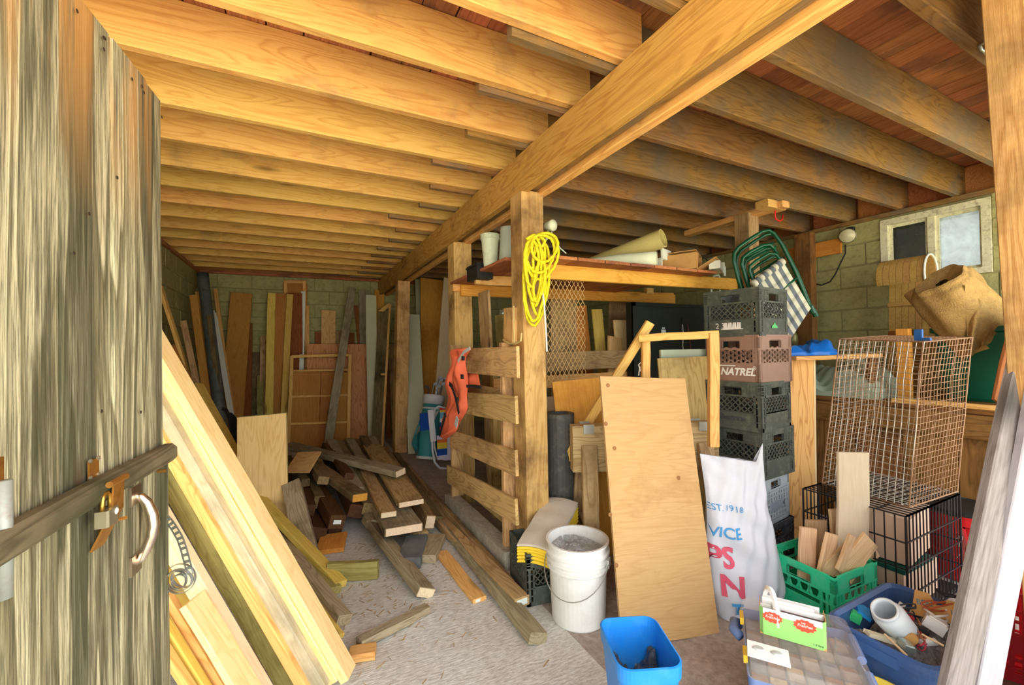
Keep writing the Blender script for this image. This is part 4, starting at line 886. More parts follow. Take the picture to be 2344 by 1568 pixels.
board('spreader', V((s0.x, s0.y, .28))+sdir*.09-V((sdir.y, -sdir.x, 0))*.15, V((s0.x, s0.y, .28))+sdir*.09+V((sdir.y, -sdir.x, 0))*.15, .07, .03, (0, 0, 1), M_sh, sw)
# small wooden frame and slanting stick
fr2 = empty('small_frame', PW(1560, 1000, 2.3), 0, 'light wooden frame propped upright on the sawhorse', 'frame')
wF = 2.28
board('post', PW(1633, 1022, wF), PW(1632, 762, wF), .052, .04, -fw, M_pinew, fr2); board('post', PW(1478, 880, wF+.12), PW(1477, 772, wF+.12), .045, .04, -fw, M_pinew, fr2); board('top_rail', PW(1462, 775, wF+.1), PW(1644, 765, wF), .042, .04, -fw, M_pinew, fr2)
tag(board('slanting_stick', PW(1296, 1050, 2.56), PW(1488, 738, 2.45), .05, .04, -fw, M_pinew), 'square stick slanting up behind the large tan panel', 'stick')
# white cables hanging on the frame
tag(MB().tube([PW(x, y, 2.42) for x, y in ((1466, 850), (1462, 835), (1468, 828), (1474, 838), (1470, 860))], .004, 6).tube([PW(x, y, 2.43) for x, y in ((1462, 860), (1464, 842), (1472, 836), (1478, 846))], .004, 6).build('cable_loop', M_cord), 'small loop of white cable on the wooden frame', 'cable')
# ================================================================ milk crates
def crate_body(style, s=.33, h=.275, d=None):
    mb = MB(); d = d or s
    for k_ in range(4):
        W_ = s if k_ % 2 == 0 else d; off = (d if k_ % 2 == 0 else s)/2
        M = Matrix.Rotation(k_*math.pi/2, 4, 'Z')
        def rb(u0, u1, z0, z1, th=.006, pr=0): mb.box(((u0+u1)/2, -off+th/2-pr, (z0+z1)/2), (u1-u0, th, z1-z0), M)
        def diag(u0, z0, u1, z1, w=.006, th=.006): mb.bar((u0, -off+.004, z0), (u1, -off+.004, z1), w, th, (0, 1, 0), M)
        e = W_/2; hz0, hz1, hu = h-.075, h-.035, .055
        # corner posts and rims
        for sg in (-1, 1): rb(min(sg*e, sg*(e-.022)), max(sg*e, sg*(e-.022)), 0, h, .008)
        rb(-e, e, h-.014, h, .010, .002); rb(-e, e, 0, .022, .008); 
        # handle band: solid around the hole
        rb(-e, -hu, hz0, h-.014, .004); rb(hu, e, hz0, h-.014, .004); rb(-hu, hu, hz1, h-.014, .004)
        for u in (-hu-.006, hu): rb(u, u+.006, hz0, hz1, .014)
        for z in (hz0-.006, hz1): rb(-hu, hu, z, z+.006, .014)
        rb(-e, e, hz0-.010, hz0, .009, .001)
        if style in ('lattice', 'wide'):
            for z in (h-.026, h-.05, h-.064): rb(-e, -hu, z, z+.004, .007, .002); rb(hu, e, z, z+.004, .007, .002)
            nvr = 5
            for j in range(nvr):
                for sg in (-1, 1): u = sg*(hu+.012+j*(e-hu-.02)/nvr); rb(u-.0015, u+.0015, hz0, h-.014, .006, .002)
            zl0, zl1 = (.105, hz0-.012) if style == 'lattice' else (.04, hz0-.012)
            e2 = e-.045
            for sg in (-1, 1):
                rb(min(sg*e2, sg*(e2+.010)), max(sg*e2, sg*(e2+.010)), .02, hz0, .009, .001)
                for z in (.05, .09, .13, .165): rb(min(sg*e2, sg*e), max(sg*e2, sg*e), z, z+.004, .007, .001)
            st_ = .034; H_ = zl1-zl0; n = int((2*e2+H_)/st_)+1
            for j in range(n):
                u = -e2-H_+j*st_
                for dirr in (1, -1):
                    ua, za, ub, zb_ = u, zl0, u+H_, zl1
                    if ua < -e2: za += -e2-ua; ua = -e2
                    if ub > e2: zb_ -= ub-e2; ub = e2
                    if zb_-za > .004: diag(dirr*ua, za, dirr*ub, zb_, .005, .005)
            if style == 'lattice': rb(-e2, e2, .022, zl0, .003, 0); rb(-e2, e2, zl0-.006, zl0, .008, 0)
        elif style == 'hex':
            rb(-e, e, .022, .115, .004, 0)
            for z in (.03, .11): rb(-e, e, z, z+.004, .007, .001)
            R_ = .0165; zz = .128; row = 0
            while zz < hz0-.004:
                u = -e+.035+(R_*1.55 if row % 2 else 0)
                while u < e-.03:
                    for q in range(6):
                        t0, t1 = q*math.pi/3, (q+1)*math.pi/3
                        diag(u+R_*math.cos(t0), zz+R_*math.sin(t0), u+R_*math.cos(t1), zz+R_*math.sin(t1), .009, .006)
                    u += R_*3.1
                zz += R_*.9; row += 1
            for sg in (-1, 1): 
                for u in (e-.03, e-.012): rb(min(sg*u, sg*(u-.003)), max(sg*u, sg*(u-.003)), .02, h, .009, .002)
        elif style == 'bars':
            for z in (.03, .055, .09, .115, .15, .175): rb(-e, e, z, z+.006, .008, .001)
            rb(-.075, .075, .075, .125, .006, .003)
            for j in range(9):
                u = -e+.03+j*(2*e-.06)/8; diag(u, .02, u*.86, hz0, .014, .005)
            for j in range(4):
                for sg in (-1, 1): diag(sg*(hu+.01+j*.02), hz0, sg*(hu+.028+j*.02), h-.014, .004, .006)
        elif style == 'green':
            for z in (.07, .13): rb(-e, e, z, z+.008, .010, .002)
            rb(-e*.62, e*.62, .022, .11, .004, 0)
            for j in range(12):
                u = -e+.03+j*(2*e-.06)/11; diag(u, .13, u+(.02 if j % 2 else -.02), hz0, .010, .005)
                diag(u, h-.014, u+(.025 if j % 2 else -.025), hz1-.0, .003, .009)
            for sg in (-1, 1):
                for u in (e*.66, e*.82): rb(min(sg*u, sg*(u-.012)), max(sg*u, sg*(u-.012)), .02, hz0, .008)
    mb.box((0, 0, .012), (s-.02, d-.02, .006))
    for j in range(7):
        u = -s/2+.02+j*(s-.04)/6; mb.box((u, 0, .018), (.006, d-.03, .008))
    return mb
M_cb = plain('black_crate_plastic', S(76, 82, 74), .5, .12, 9, S(140, 144, 120), .35); M_cb2 = plain('black_crate_dark', S(66, 70, 76), .5, .12, 9, S(128, 130, 128), .3)
M_cbr = plain('brown_crate_plastic', S(150, 118, 100), .5, .06, 6, S(176, 148, 126), .2); M_cg = plain('grey_crate_plastic', S(176, 186, 190), .5, .06, 6, S(130, 132, 126), .2)
M_cgr = plain('green_crate_plastic', S(44, 204, 148), .45, .08, 8, S(140, 200, 160), .3); M_ink = plain('white_ink', S(236, 232, 224), .6, .03); M_inkd = plain('dark_ink', S(50, 54, 60), .6, .03); M_inkg = plain('green_ink', S(96, 190, 110), .6, .05)
me_l = mesh('crate_body', *(lambda m: (m.v, m.f))(crate_body('lattice')), M_cb); me_w = mesh('crate_body', *(lambda m: (m.v, m.f))(crate_body('wide')), M_cb2)
me_h = mesh('crate_body', *(lambda m: (m.v, m.f))(crate_body('hex')), M_cbr); me_b = mesh('crate_body', *(lambda m: (m.v, m.f))(crate_body('bars')), M_cg); me_g = mesh('crate_body', *(lambda m: (m.v, m.f))(crate_body('green', h=.26)), M_cgr)
GC = 'milk crates stacked in a tower'
def crate(me, corner, ang, z, label, group=None, s=.33):
    c = V((corner[0], corner[1], 0))+Matrix.Rotation(ang, 3, 'Z') @ V((s/2, s/2, 0))
    o = empty('milk_crate', (c.x, c.y, z), ang, label, 'crate', group); obj('crate_body', me, o, None, True); return o
FL = Matrix.Rotation(-math.pi/2, 4, 'Z') @ Matrix.Rotation(math.pi/2, 4, 'X')    # text on the crate's -X face
FR = Matrix.Rotation(math.pi/2, 4, 'X')                                             # text on the -Y face
def ctext(c, s_, size, u, z, mat, face='L', nm='print', **k):
    M = Matrix.Translation((-.168, -u, z)) @ FL if face == 'L' else Matrix.Translation((u, -.168, z)) @ FR
    return text(nm, s_, size, M, mat, c.children[0], local=True, **k)
cx, cy = 2.273, 1.459
CR = []
for i, (me, da, lab) in enumerate(((me_w, .10, 'black milk crate at the bottom of the tower'), (me_b, .13, 'pale grey milk crate with a dark name plate, second from the bottom of the tower'), (me_l, .06, 'black milk crate printed 98, third from the bottom of the tower'), (me_l, .10, 'black milk crate with an embossed dairy name, under the brown crate'), (me_h, .03, 'brown milk crate with honeycomb holes and white lettering in the tower'), (me_l, .12, 'black milk crate with scratched white numbers on top of the tower'))):
    CR.append(crate(me, (cx+.006*((i*7) % 3-1), cy+.008*((i*5) % 3-1)), da, i*.268+.001, lab, GC))
ctext(CR[5], '2 3', .045, -.06, .064, M_ink); 
for j in range(8): MB().bar((-.168, .035-j*.013, .045), (-.168, .028-j*.013+.008*(j % 2), .082), .013, .001, (-1, 0, 0)).build('scratched_print', M_ink, CR[5].children[0], None, True)
MB().box((-.168, -.01, .044), (.001, .13, .004)).build('print', M_ink, CR[5].children[0], None, True)
MB().prism([(-.035, 0), (.035, 0), (.03, .012), (.012, .018), (.0, .032), (-.012, .02), (-.03, .014)], 0, .001).build('tree_print', M_inkg, CR[5].children[0], Matrix.Translation((0, -.168, .045)) @ FR, True)
ctext(CR[4], 'NATREL', .058, .04, .062, M_ink, shear=.25, off=.002); ctext(CR[4], '\u00ae', .03, .143, .085, M_ink)
MB().box((-.168, .03, .098), (.001, .12, .006)).build('print', M_ink, CR[4].children[0], None, True)
ctext(CR[3], 'Beatrice', .045, 0, .065, M_cb2, nm='embossed_name', ext=.002); ctext(CR[2], '98', .05, -.03, .065, M_ink); ctext(CR[2], '\u00d8', .045, -.09, .065, M_ink)
ctext(CR[1], 'Sherwood', .04, .015, .10, M_inkd, 'R')
MB().box((0, -.1685, .1), (.15, .002, .05)).build('name_plate', plain('plate_grey', S(150, 162, 176), .5, .03), CR[1], None, True)
pcr = crate(me_l, (1.0, 1.86), -.17, .001, 'dusty black milk crate beside the roped post, holding a bag', 'single crates on the floor', .305); pcr.scale = (.9, .9, .95)
gcr = crate(me_g, (2.1, 1.03), -.05, .001, 'bright green plastic crate full of wood offcuts', 'single crates on the floor', .31)
gcr.scale = (1.0, .95, 1.0)
# wood offcuts standing in the green crate
M_off = wood('pinkish_offcut', S(226, 190, 148), S(206, 164, 116), None, 0, .25, vary=.22, ring=.5, bump=.15)
GO = 'wood offcuts in the green crate'
for (x0, y0, x1, y1, wp_, mt, z0_, wd_, lab, rn) in ((1845, 1330, 1850, 1208, 42, M_off, .03, 2.02, 'upright tan offcut at the left of the green crate', (-.3, -1, 0)), (1880, 1330, 1905, 1222, 48, M_off, .03, 1.98, 'pale knotty offcut in the middle of the green crate', (0, -1, 0)), (1905, 1360, 1955, 1190, 62, M_off, .03, 2.08, 'broad pale offcut standing behind the knotty offcut', (-.2, -1, 0)), (1930, 1330, 1915, 1165, 44, M_off, .03, 2.14, 'tall narrow offcut sticking up from the green crate', (-.2, -1, 0)),
    (1895, 1325, 1960, 1262, 58, M_off, .1, 1.96, 'orange offcut slanting across the front of the green crate', (-.2, -1, .5)), (1930, 1320, 1992, 1235, 50, M_off, .06, 1.95, 'tan offcut slanting right in the green crate', (0, -1, .4)), (1945, 1310, 2002, 1255, 44, M_off, .05, 2.04, 'pale offcut at the right edge of the green crate', (0, -1, .2)), (1870, 1300, 1868, 1190, 60, M_off, .05, 2.16, 'splintered pale offcut at the back of the green crate', (-.2, -1, 0)), (1920, 1305, 1950, 1225, 22, M_off, .08, 1.92, 'thin split offcut in the green crate', (0, -1, .3))):
    a, b = PW(x0, y0, wd_), PW(x1, y1, wd_); a.z = max(a.z, z0_)
    board('wood_offcut', a, b, pxm(a, wp_), .016, rn, mt, label=lab, cat='offcut', group=GO, skew=.15)
M_beige = wood('beige_board', S(222, 204, 176), S(208, 188, 158), None, 0, .1, vary=0, ring=.15)
a, b = PW(1945, 1290, 2.04), PW(1952, 1035, 2.06); board('pale_board', V((a.x, a.y, .03)), b, pxm(b, 76), .016, (-.4, -1, .1), M_beige, label='pale grey board standing in the green crate against the wire cage', cat='board')
# ================================================================ white sack
M_sack = plain('white_woven_sack', S(206, 208, 216), .5, .03, 9, S(206, 200, 186), .2, bump=.35, bs=9); M_blue = plain('blue_ink', S(70, 150, 206), .6, .08); M_redi = plain('red_ink', S(214, 84, 108), .6, .08)
sb_ = V((1.93, 1.335, 0)); sv = V((.93, -.36, 0)).normalized(); sn = V((-sv.y, sv.x, 0))*1.0     # along the sack, away from camera
if sn.dot(fw) < 0: sn = -sn
sk = empty('feed_sack', tuple(sb_), 0, 'tall white woven feed sack with blue and red printing', 'sack')
HT = .74
def sack(u, v, side):
    z = HT*v; a = .185*(1-.12*v+.06*math.sin(v*7))*(.86+.14*min(1, v*6)); s_ = (u-.5)*2
    b_ = .115*(1-v)**.6*(.7+.3*min(1, v*8))+.012
    prof = math.sqrt(max(0, 1-abs(s_)**2.4))
    wr = .012*math.sin(s_*5+v*11)*math.sin(v*9+1)+.007*math.sin(s_*13-v*21)+.006*math.sin(v*31+s_*4)
    top = -.06*(u-.1)*max(0, v-.6)/.4+(.10*max(0, (u-.86)/.14)*max(0, (v-.86)/.14))
    return sb_+sv*(a*s_+.02*v*0)+sn*(side*(b_*prof+wr*prof)+.09*v)+V((0, 0, z+top))
mb = MB(); mb.grid(lambda u, v: sack(u, v, -1), 44, 50); mb.grid(lambda u, v: sack(1-u, v, 1), 44, 50); sbo = mb.build('sack_body', M_sack, sk, smooth=True)
def sack_text(s_, size, u, z, mat, **k):
    o = text('print', s_, size, None, mat, sbo, ext=0, **k)
    for v_ in o.data.vertices:
        q = sack(min(1, max(0, u+v_.co.x/.37)), (z+v_.co.y)/HT, -1); v_.co = q-sn*.006
    return o
sack_text('EST. 1918', .042, .20, .50, M_blue); sack_text('VICE', .068, .17, .39, M_blue, off=.001); sack_text('PS', .12, .10, .28, M_redi, off=.004); sack_text('N', .13, .20, .16, M_redi, off=.004); sack_text('T.', .08, .24, .06, M_blue, off=.003)
# ================================================================ feed bag in the crate by the post, and bucket
M_ybag = plain('grey_paper_bag', S(214, 206, 190), .6, .06, 8, bump=.3, bs=12); M_yel2 = plain('yellow_print', S(246, 214, 60), .6, .06)
yb2 = empty('folded_bags', PW(1250, 1220, 2.15), 0, 'bundle of yellow and grey paper bags folded into the black crate', 'paper bags')
bcn = V((1.205, 1.965, 0)); bdir = V((.8, .6, 0)).normalized(); bsd = V((bdir.y, -bdir.x, 0))
for i in range(6):
    def fn(u, v, i=i):
        p_ = bcn+bdir*((v-.5)*.40)+bsd*((u-.5)*.20); h = .215+.017*i+.10*v+.014*math.sin(u*math.pi)+.003*math.sin(v*17+i)
        return V((p_.x, p_.y, h))
    mb = MB().grid(fn, 8, 12); mb.grid(lambda u, v: fn(1-u, v)-V((0, 0, .014)), 8, 12)
    mb.grid(lambda u, v: fn(u, 0)-V((0, 0, .014*v))-bdir*(.008*math.sin(math.pi*v)), 8, 4)
    mb.build('paper_bag', M_ybag if i == 5 else M_yel2, yb2, smooth=True)
M_bk = plain('white_bucket_plastic', S(238, 238, 232), .45, .03, 5, S(206, 196, 176), .25)
bk = empty('white_bucket', (1.19, 1.69, 0), 0, 'white plastic bucket filled with grey ash standing in front of the post', 'bucket')
r0, r1, hb = .125, .145, .375
MB().lathe([(0, 0), (r0, 0), (r0+.003, .006), (r0+.012, .25), (r1+.004, .255), (r1+.004, .265), (r0+.014, .268), (r0+.014, .285), (r1+.006, .288), (r1+.006, .298), (r0+.015, .301), (r0+.016, .318), (r1+.008, .322), (r1+.008, .332), (r1-.003, .336), (r1, .365), (r1+.006, .367), (r1+.006, hb), (r1-.006, hb), (r1-.014, .3)], 40).build('bucket_body', M_bk, bk, None, True)
M_ash = plain('grey_ash', S(176, 178, 176), .95, .35, 60, S(96, 98, 98), .5, bump=1, bs=90)
random.seed(11); MB().grid(lambda u, v: V(((u-.5)*2*.125*math.sqrt(1-((v-.5)*2)**2*.99), (v-.5)*2*.126, .325+.012*math.sin(u*9)*math.sin(v*8)+random.uniform(-.003, .003))), 26, 26).build('ash', M_ash, bk, None, True)
MB().tube([(r1*math.cos(t)*1.05, -.02+r1*math.sin(t)*1.1, .285-.12*abs(math.sin(t))) for t in [-math.pi+q*math.pi/16 for q in range(17)]], .0025, 6).build('bail', M_zinc, bk, Matrix.Rotation(-.9, 4, 'Z'), True)
for s_ in (-1, 1): MB().box((s_*(r1+.004), 0, .285), (.012, .04, .035)).build('bail_ear', M_bk, bk, Matrix.Rotation(-.9, 4, 'Z'), True)
# ================================================================ blue recycling bin
M_bb = plain('bright_blue_plastic', S(36, 140, 232), .35, .04, 5, S(120, 180, 220), .15)
def rrect(hx, hy, r, n=5):
    P = []
    for cx_, cy_, a0 in ((hx-r, hy-r, 0), (-hx+r, hy-r, 1), (-hx+r, -hy+r, 2), (hx-r, -hy+r, 3)):
        for q in range(n+1): t = (a0+q/n)*math.pi/2; P.append((cx_+r*math.cos(t), cy_+r*math.sin(t)))
    return P
def tub(levels, n=6):
    """stack of rounded rectangles (hx, hy, r, z) lofted; ends capped"""
    mb = MB(); v = []; f = []; rings = [[V((x, y, z)) for x, y in rrect(hx, hy, r, n)] for hx, hy, r, z in levels]; m = len(rings[0])
    for g_ in rings: v += g_
    for i in range(len(rings)-1):
        for j in range(m): f.append((i*m+j, i*m+(j+1) % m, (i+1)*m+(j+1) % m, (i+1)*m+j))
    f.append(tuple(range(m))[::-1]); f.append(tuple((len(rings)-1)*m+j for j in range(m))); return mb.add(v, f)
cn = [PZ(x, y, .33) for x, y in ((1375, 1412), (1500, 1410), (1567, 1525), (1410, 1545))]; c = sum(cn, V())/4
ux = ((cn[1]-cn[0])+(cn[2]-cn[3])).normalized(); ang = math.atan2(ux.y, ux.x); hx = ((cn[1]-cn[0]).length+(cn[2]-cn[3]).length)/4; hy = ((cn[3]-cn[0]).length+(cn[2]-cn[1]).length)/4
bb = empty('recycling_bin', (c.x, c.y, 0), ang, 'bright blue open plastic bin with black scraps inside, nearest the camera', 'bin')
tub([(hx*.72, hy*.74, .03, 0), (hx*.74, hy*.76, .035, .01), (hx*.93, hy*.93, .04, .28), (hx*.99, hy*.99, .045, .285), (hx, hy, .045, .33), (hx*.95, hy*.95, .04, .332), (hx*.91, hy*.91, .04, .30), (hx*.74, hy*.74, .03, .02)]).build('bin_body', M_bb, bb, None, True)
random.seed(4); M_trash = plain('black_plastic_scrap', S(70, 74, 82), .3, .3, 12, S(170, 170, 170), .3, bump=.4, bs=30)
MB().grid(lambda u, v: V(((u-.5)*2*hx*.80, (v-.5)*2*hy*.80, .19+.06*math.sin(u*7+1)*math.sin(v*9)+random.uniform(-.014, .014))), 18, 18).build('scrap_lining', M_trash, bb, None, True)
# ================================================================ organizer toolbox with clear lid
def clear(name, col, tr=.6):
    k = NT(name); k.p.inputs['Base Color'].default_value = col; k.p.inputs['Roughness'].default_value = .35; k.p.inputs['Alpha'].default_value = 1-tr; return k.m
M_clear = clear('dusty_clear_plastic', S(214, 204, 196), .84); M_tb = plain('slate_blue_plastic', S(104, 128, 178), .5, .05, 6, S(160, 160, 160), .2); M_yell = plain('yellow_latch', S(246, 200, 40), .5, .04)
ZT_ = .31
cn = [PZ(x, y, ZT_) for x, y in ((1660, 1500), (1735, 1372), (1995, 1428), (1960, 1580))]; c = sum(cn, V())/4
ux = ((cn[2]-cn[1])+(cn[3]-cn[0])).normalized(); ang = math.atan2(ux.y, ux.x); hx = ((cn[2]-cn[1]).length+(cn[3]-cn[0]).length)/4; hy = ((cn[1]-cn[0]).length+(cn[2]-cn[3]).length)/4
tb = empty('parts_organizer', (c.x, c.y, ZT_-.138), ang, 'blue parts organizer box with a dusty clear lid lying near the doorway', 'organizer')
tub([(hx*.96, hy*.96, .02, 0), (hx*.98, hy*.98, .02, .09), (hx*.96, hy*.96, .02, .09), (hx*.93, hy*.93, .02, .01)]).build('organizer_base', M_tb, tb, None, True)
tub([(hx, hy, .025, .092), (hx, hy, .025, .115), (hx*.95, hy*.95, .025, .138)]).build('clear_lid', M_clear, tb, None, True)
for i in range(1, 6): MB().box((-hx*.93+i*hx*1.86/6, 0, .05), (.003, hy*1.86, .08)).build('divider', M_clear, tb, None, True)
for i in range(1, 5): MB().box((0, -hy*.93+i*hy*1.86/5, .05), (hx*1.86, .003, .08)).build('divider', M_clear, tb, None, True)
random.seed(8); M_bits = [plain('brown_bits', S(166, 120, 86), .7, .3, 40), plain('steel_bits', S(150, 150, 156), .5, .3, 40, metal=.3), plain('tan_bits', S(206, 176, 140), .7, .3, 40)]
for i in range(6):
    for j in range(5):
        u, v = -hx*.93+(i+.5)*hx*1.86/6, -hy*.93+(j+.5)*hy*1.86/5
        MB().box((u, v, .035), (hx*.27, hy*.32, .05)).build('hardware', M_bits[(i*2+j) % 3], tb, None, True)
for y_ in (-.5, .55): MB().box((-hx*1.0, hy*y_, .10), (.012, .05, .025)).build('latch', M_yell, tb, None, True)
for y_ in (-.45, .5): MB().tube([(hx*1.01, hy*y_-.06, .09), (hx*1.01, hy*y_+.06, .09)], .014, 8).build('hinge_barrel', M_tb, tb, None, True)
MB().tube([(-hx*1.02, hy*.75, .05), (-hx*1.14, hy*.7, .06), (-hx*1.16, hy*.45, .06), (-hx*1.03, hy*.35, .05)], .018, 10).build('carry_handle', M_tb, tb, None, True, smooth=True)
pbx = empty('storage_case', (c.x, c.y, 0), ang, 'flat dark case lying under the clear-lidded organizer', 'case')
tub([(hx*.9, hy*.9, .02, 0), (hx*.92, hy*.92, .02, ZT_-.14), (hx*.86, hy*.86, .02, ZT_-.1395)]).build('case_body', M_dgrey, pbx, None, True)
def onlid(px_, py_): return PZ(px_, py_, ZT_+.001)
# juice carton with handle, on the lid
M_lime = plain('lime_carton', S(142, 200, 110), .5, .08, 4); M_wc = plain('white_carton', S(244, 244, 240), .5, .03); M_redb = plain('red_badge', S(232, 74, 50), .5, .05)
j0, j1 = onlid(1740, 1448), onlid(1893, 1492); jd = (j1-j0); L_ = jd.length; ja = math.atan2(jd.y, jd.x)
jc = empty('juice_carton', tuple((j0+j1)/2+Matrix.Rotation(ja, 3, 'Z') @ V((0, .045, 0))), ja, 'cut-open lime and white juice carton with a strap handle on the organizer', 'carton')
hw, hd_, hh = L_/2, .045, .088
for nm, c_, d_2, mt in (('carton_front', (0, -hd_, hh*.4), (L_-.02, .002, hh*.8), M_lime), ('carton_front_top', (0, -hd_, hh*.9), (L_-.02, .002, hh*.22), M_wc), ('carton_back', (0, hd_, hh*.5), (L_-.02, .002, hh), M_wc), ('carton_end', (-hw, 0, hh*.5), (.002, hd_*1.5, hh), M_kraft), ('carton_end', (hw, 0, hh*.5), (.002, hd_*1.5, hh), M_kraft), ('carton_bottom', (0, 0, .001), (L_, hd_*2, .002), M_kraft)):
    MB().box(c_, d_2).build(nm, mt, jc, None, True)
for s_ in (-1, 1):
    MB().bar((s_*(hw-.01), -hd_, hh/2), (s_*hw, -hd_*.75, hh/2), hh, .002, (s_, -1, 0)).build('carton_corner', M_lime, jc, None, True)
MB().tube([(-.06+.02*math.cos(t)-.0*t, -hd_*.9*math.cos(t)*1.02, hh*.4+.1*math.sin(t)) for t in [q*math.pi/14 for q in range(15)]], .009, 4, flat=(1, 0, 0)).build('strap_handle', M_wc, jc, None, True)
for u, sz in ((-.055, .022), (.035, .024)):
    P_ = [((sz*(1.0+.2*(q % 2)))*math.cos(q*math.pi/12)*1.15, (sz*(.8+.16*(q % 2)))*math.sin(q*math.pi/12)*.9) for q in range(24)]
    bdg = MB().prism(P_, 0, .0012).build('red_badge', M_redb, jc, Matrix.Translation((u, -hd_-.001, hh*.72)) @ FR, True)
    text('print', 'Les', .009, Matrix.Translation((u-.004, -hd_-.0026, hh*.72+.009)) @ FR, M_ink, jc, local=True); text('print', 'Fra\u00eeches', .0125, Matrix.Translation((u, -hd_-.0026, hh*.72)) @ FR, M_ink, jc, local=True, shear=.2); text('print', 'du Qu\u00e9bec' if False else 'de saison' if False else '', .007, Matrix.Translation((u, -hd_-.0026, hh*.72-.009)) @ FR, M_ink, jc, local=True) if False else None
text('print', '1.5 litre', .009, Matrix.Translation((.07, -hd_-.0015, .012)) @ FR, M_inkd, jc, local=True)
# switch plate packs standing in the carton
GK = 'packs standing in the juice carton'
for i, (u, mt, w_, h_, v) in enumerate(((.03, plain('maroon_card', S(96, 70, 74), .5, .1), .12, .07, -.012), (.02, M_wc, .14, .082, .004), (-.01, M_wc, .15, .088, .02), (-.075, M_wh, .03, .075, .0))):
    o = MB().box((0, 0, 0), (w_, .006, h_)).box((0, -.0035, 0), (w_*.9, .001, h_*.86)).build('switch_pack', mt, mw=Matrix.Translation(jc.location) @ Matrix.Rotation(ja, 4, 'Z') @ Matrix.Translation((u, v, h_/2+.004)) @ Matrix.Rotation(.05*i-.08, 4, 'X'))
    tag(o, ['maroon card standing at the front of the juice carton', 'white pack standing behind the maroon card', 'taller white pack at the back of the juice carton', 'narrow white pack standing at the left in the juice carton'][i], 'pack', GK)
# blister pack on the lid
pk0, pk1 = onlid(1740, 1496), onlid(1785, 1500)
bp = empty('blister_pack', tuple(onlid(1758, 1498)), ja+.05, 'white blister pack with two oval sockets lying on the organizer', 'pack')
MB().box((0, 0, .004), (.115, .075, .006)).build('card', M_wc, bp, None, True)
for s_ in (-1, 1): MB().lathe([(0, .013), (.014, .012), (.019, .007), (.019, .004)], 16, Matrix.Translation((s_*.025, .004, 0)) @ Matrix.Diagonal((1, .62, 1, 1))).build('socket', plain('grey_socket_plastic%d' % s_, S(186, 188, 184), .3, .2, 30), bp, None, True)  # sockets in mottled grey plastic
# ================================================================ workbench along the right wall
M_bench = wood('dark_bench_wood', S(150, 106, 56), S(104, 70, 34), S(76, 54, 30), .4, .2, vary=.2, ring=.5)
ZB = .9; XB = 3.5
wb = empty('workbench', (4.05, 1.5, 0), 0, 'dark plank workbench built along the right wall under the window', 'workbench')
for i in range(5): board('top_plank', (XB+.11+i*.213, .55, ZB-.02), (XB+.11+i*.213, 2.55, ZB-.02), .208, .035, (0, 0, 1), M_bench, wb)
board('front_rail', (XB-.01, .55, ZB-.11), (XB-.01, 2.55, ZB-.11), .14, .03, (-1, 0, 0), M_bench, wb)
for i in range(8): board('front_board', (XB+.02, .66+i*.262, 0), (XB+.02, .66+i*.262, ZB-.04), .255, .02, (-1, 0, 0), M_bench, wb)
board('lip_strip', (XB-.02, .55, ZB+.01), (XB-.02, 1.35, ZB+.01), .03, .02, (-1, 0, 0), M_pinew, wb)
bp_ = PX(2068, 770, 3.62); board('bench_upright', (3.62, bp_.y, ZB), (3.62, bp_.y, bp_.z+.05), .07, .05, (-1, 0, 0), M_osb, wb)
# plywood cabinet side with a plank on top
pc_ = empty('plywood_cabinet', (2.9, 1.75, 0), 0, 'plywood side panel and top plank next to the crate tower', 'cabinet')
a, b = PW(1833, 1230, 2.78), PW(1829, 823, 2.78); M_fir = wood('fir_plywood', S(240, 184, 118), S(206, 136, 78), None, 0, .1, vary=0, ring=.85, bump=.1)
ax = V((a.x, a.y, 0)); board('side_panel', ax, V((b.x, b.y, b.z)), .18, .02, (-fw.x, -fw.y, 0), M_fir, pc_)
board('panel_edge', ax+rt*.095, V((b.x, b.y, b.z))+rt*.095, .012, .024, (-fw.x, -fw.y, 0), M_pinep, pc_)
tp0, tp1 = PW(1800, 822, 2.72), PW(1995, 815, 2.95); board('top_plank', tp0+V((0, 0, .005)), tp1+V((0, 0, .005)), .14, .028, (0, 0, 1), M_pinew, pc_)
board('back_leg', V((tp1.x, tp1.y, 0)), tp1, .06, .04, (-fw.x, -fw.y, 0), M_bench, pc_)
random.seed(21)
def crumple(name, pts, nu, nv, amp, mat, label, cat, z0, thick=.01, seed=1):
    """a folded sheet lying on z0: bilinear footprint of four points with ridged folds"""
    r = random.Random(seed); ph = [r.uniform(0, 6) for _ in range(8)]
    def fn(u, v):
        p = (pts[0]*(1-u)+pts[1]*u)*(1-v)+(pts[3]*(1-u)+pts[2]*u)*v
        e = min(1, 5*min(u, 1-u, v, 1-v))
        h = amp*(.55+.25*math.sin(u*9+ph[0]+2*v)+.25*abs(math.sin(v*8+ph[1]+u*5))+.15*math.sin(u*21+v*13+ph[2])+.12*abs(math.sin(u*17-v*19+ph[3])))
        return V((p.x+.012*math.sin(v*15+ph[4]), p.y+.012*math.sin(u*14+ph[5]), z0+.004+h*(.25+.75*e)))
    mb = MB().grid(fn, nu, nv); mb.grid(lambda u, v: V((fn(1-u, v).x, fn(1-u, v).y, z0)), 2, 2)
    for k_ in (0, 1):
        mb.grid(lambda u, v, k_=k_: (lambda q: V((q.x, q.y, z0+(q.z-z0)*v)))(fn(u, k_)), nu, 1); mb.grid(lambda u, v, k_=k_: (lambda q: V((q.x, q.y, z0+(q.z-z0)*v)))(fn(k_, u)), nv, 1)
    return tag(mb.build(name, mat, smooth=True), label, cat)
M_tarp = plain('blue_tarp', S(24, 116, 214), .35, .12, 12, bump=.3, bs=25)
zt2 = tp0.z+.02
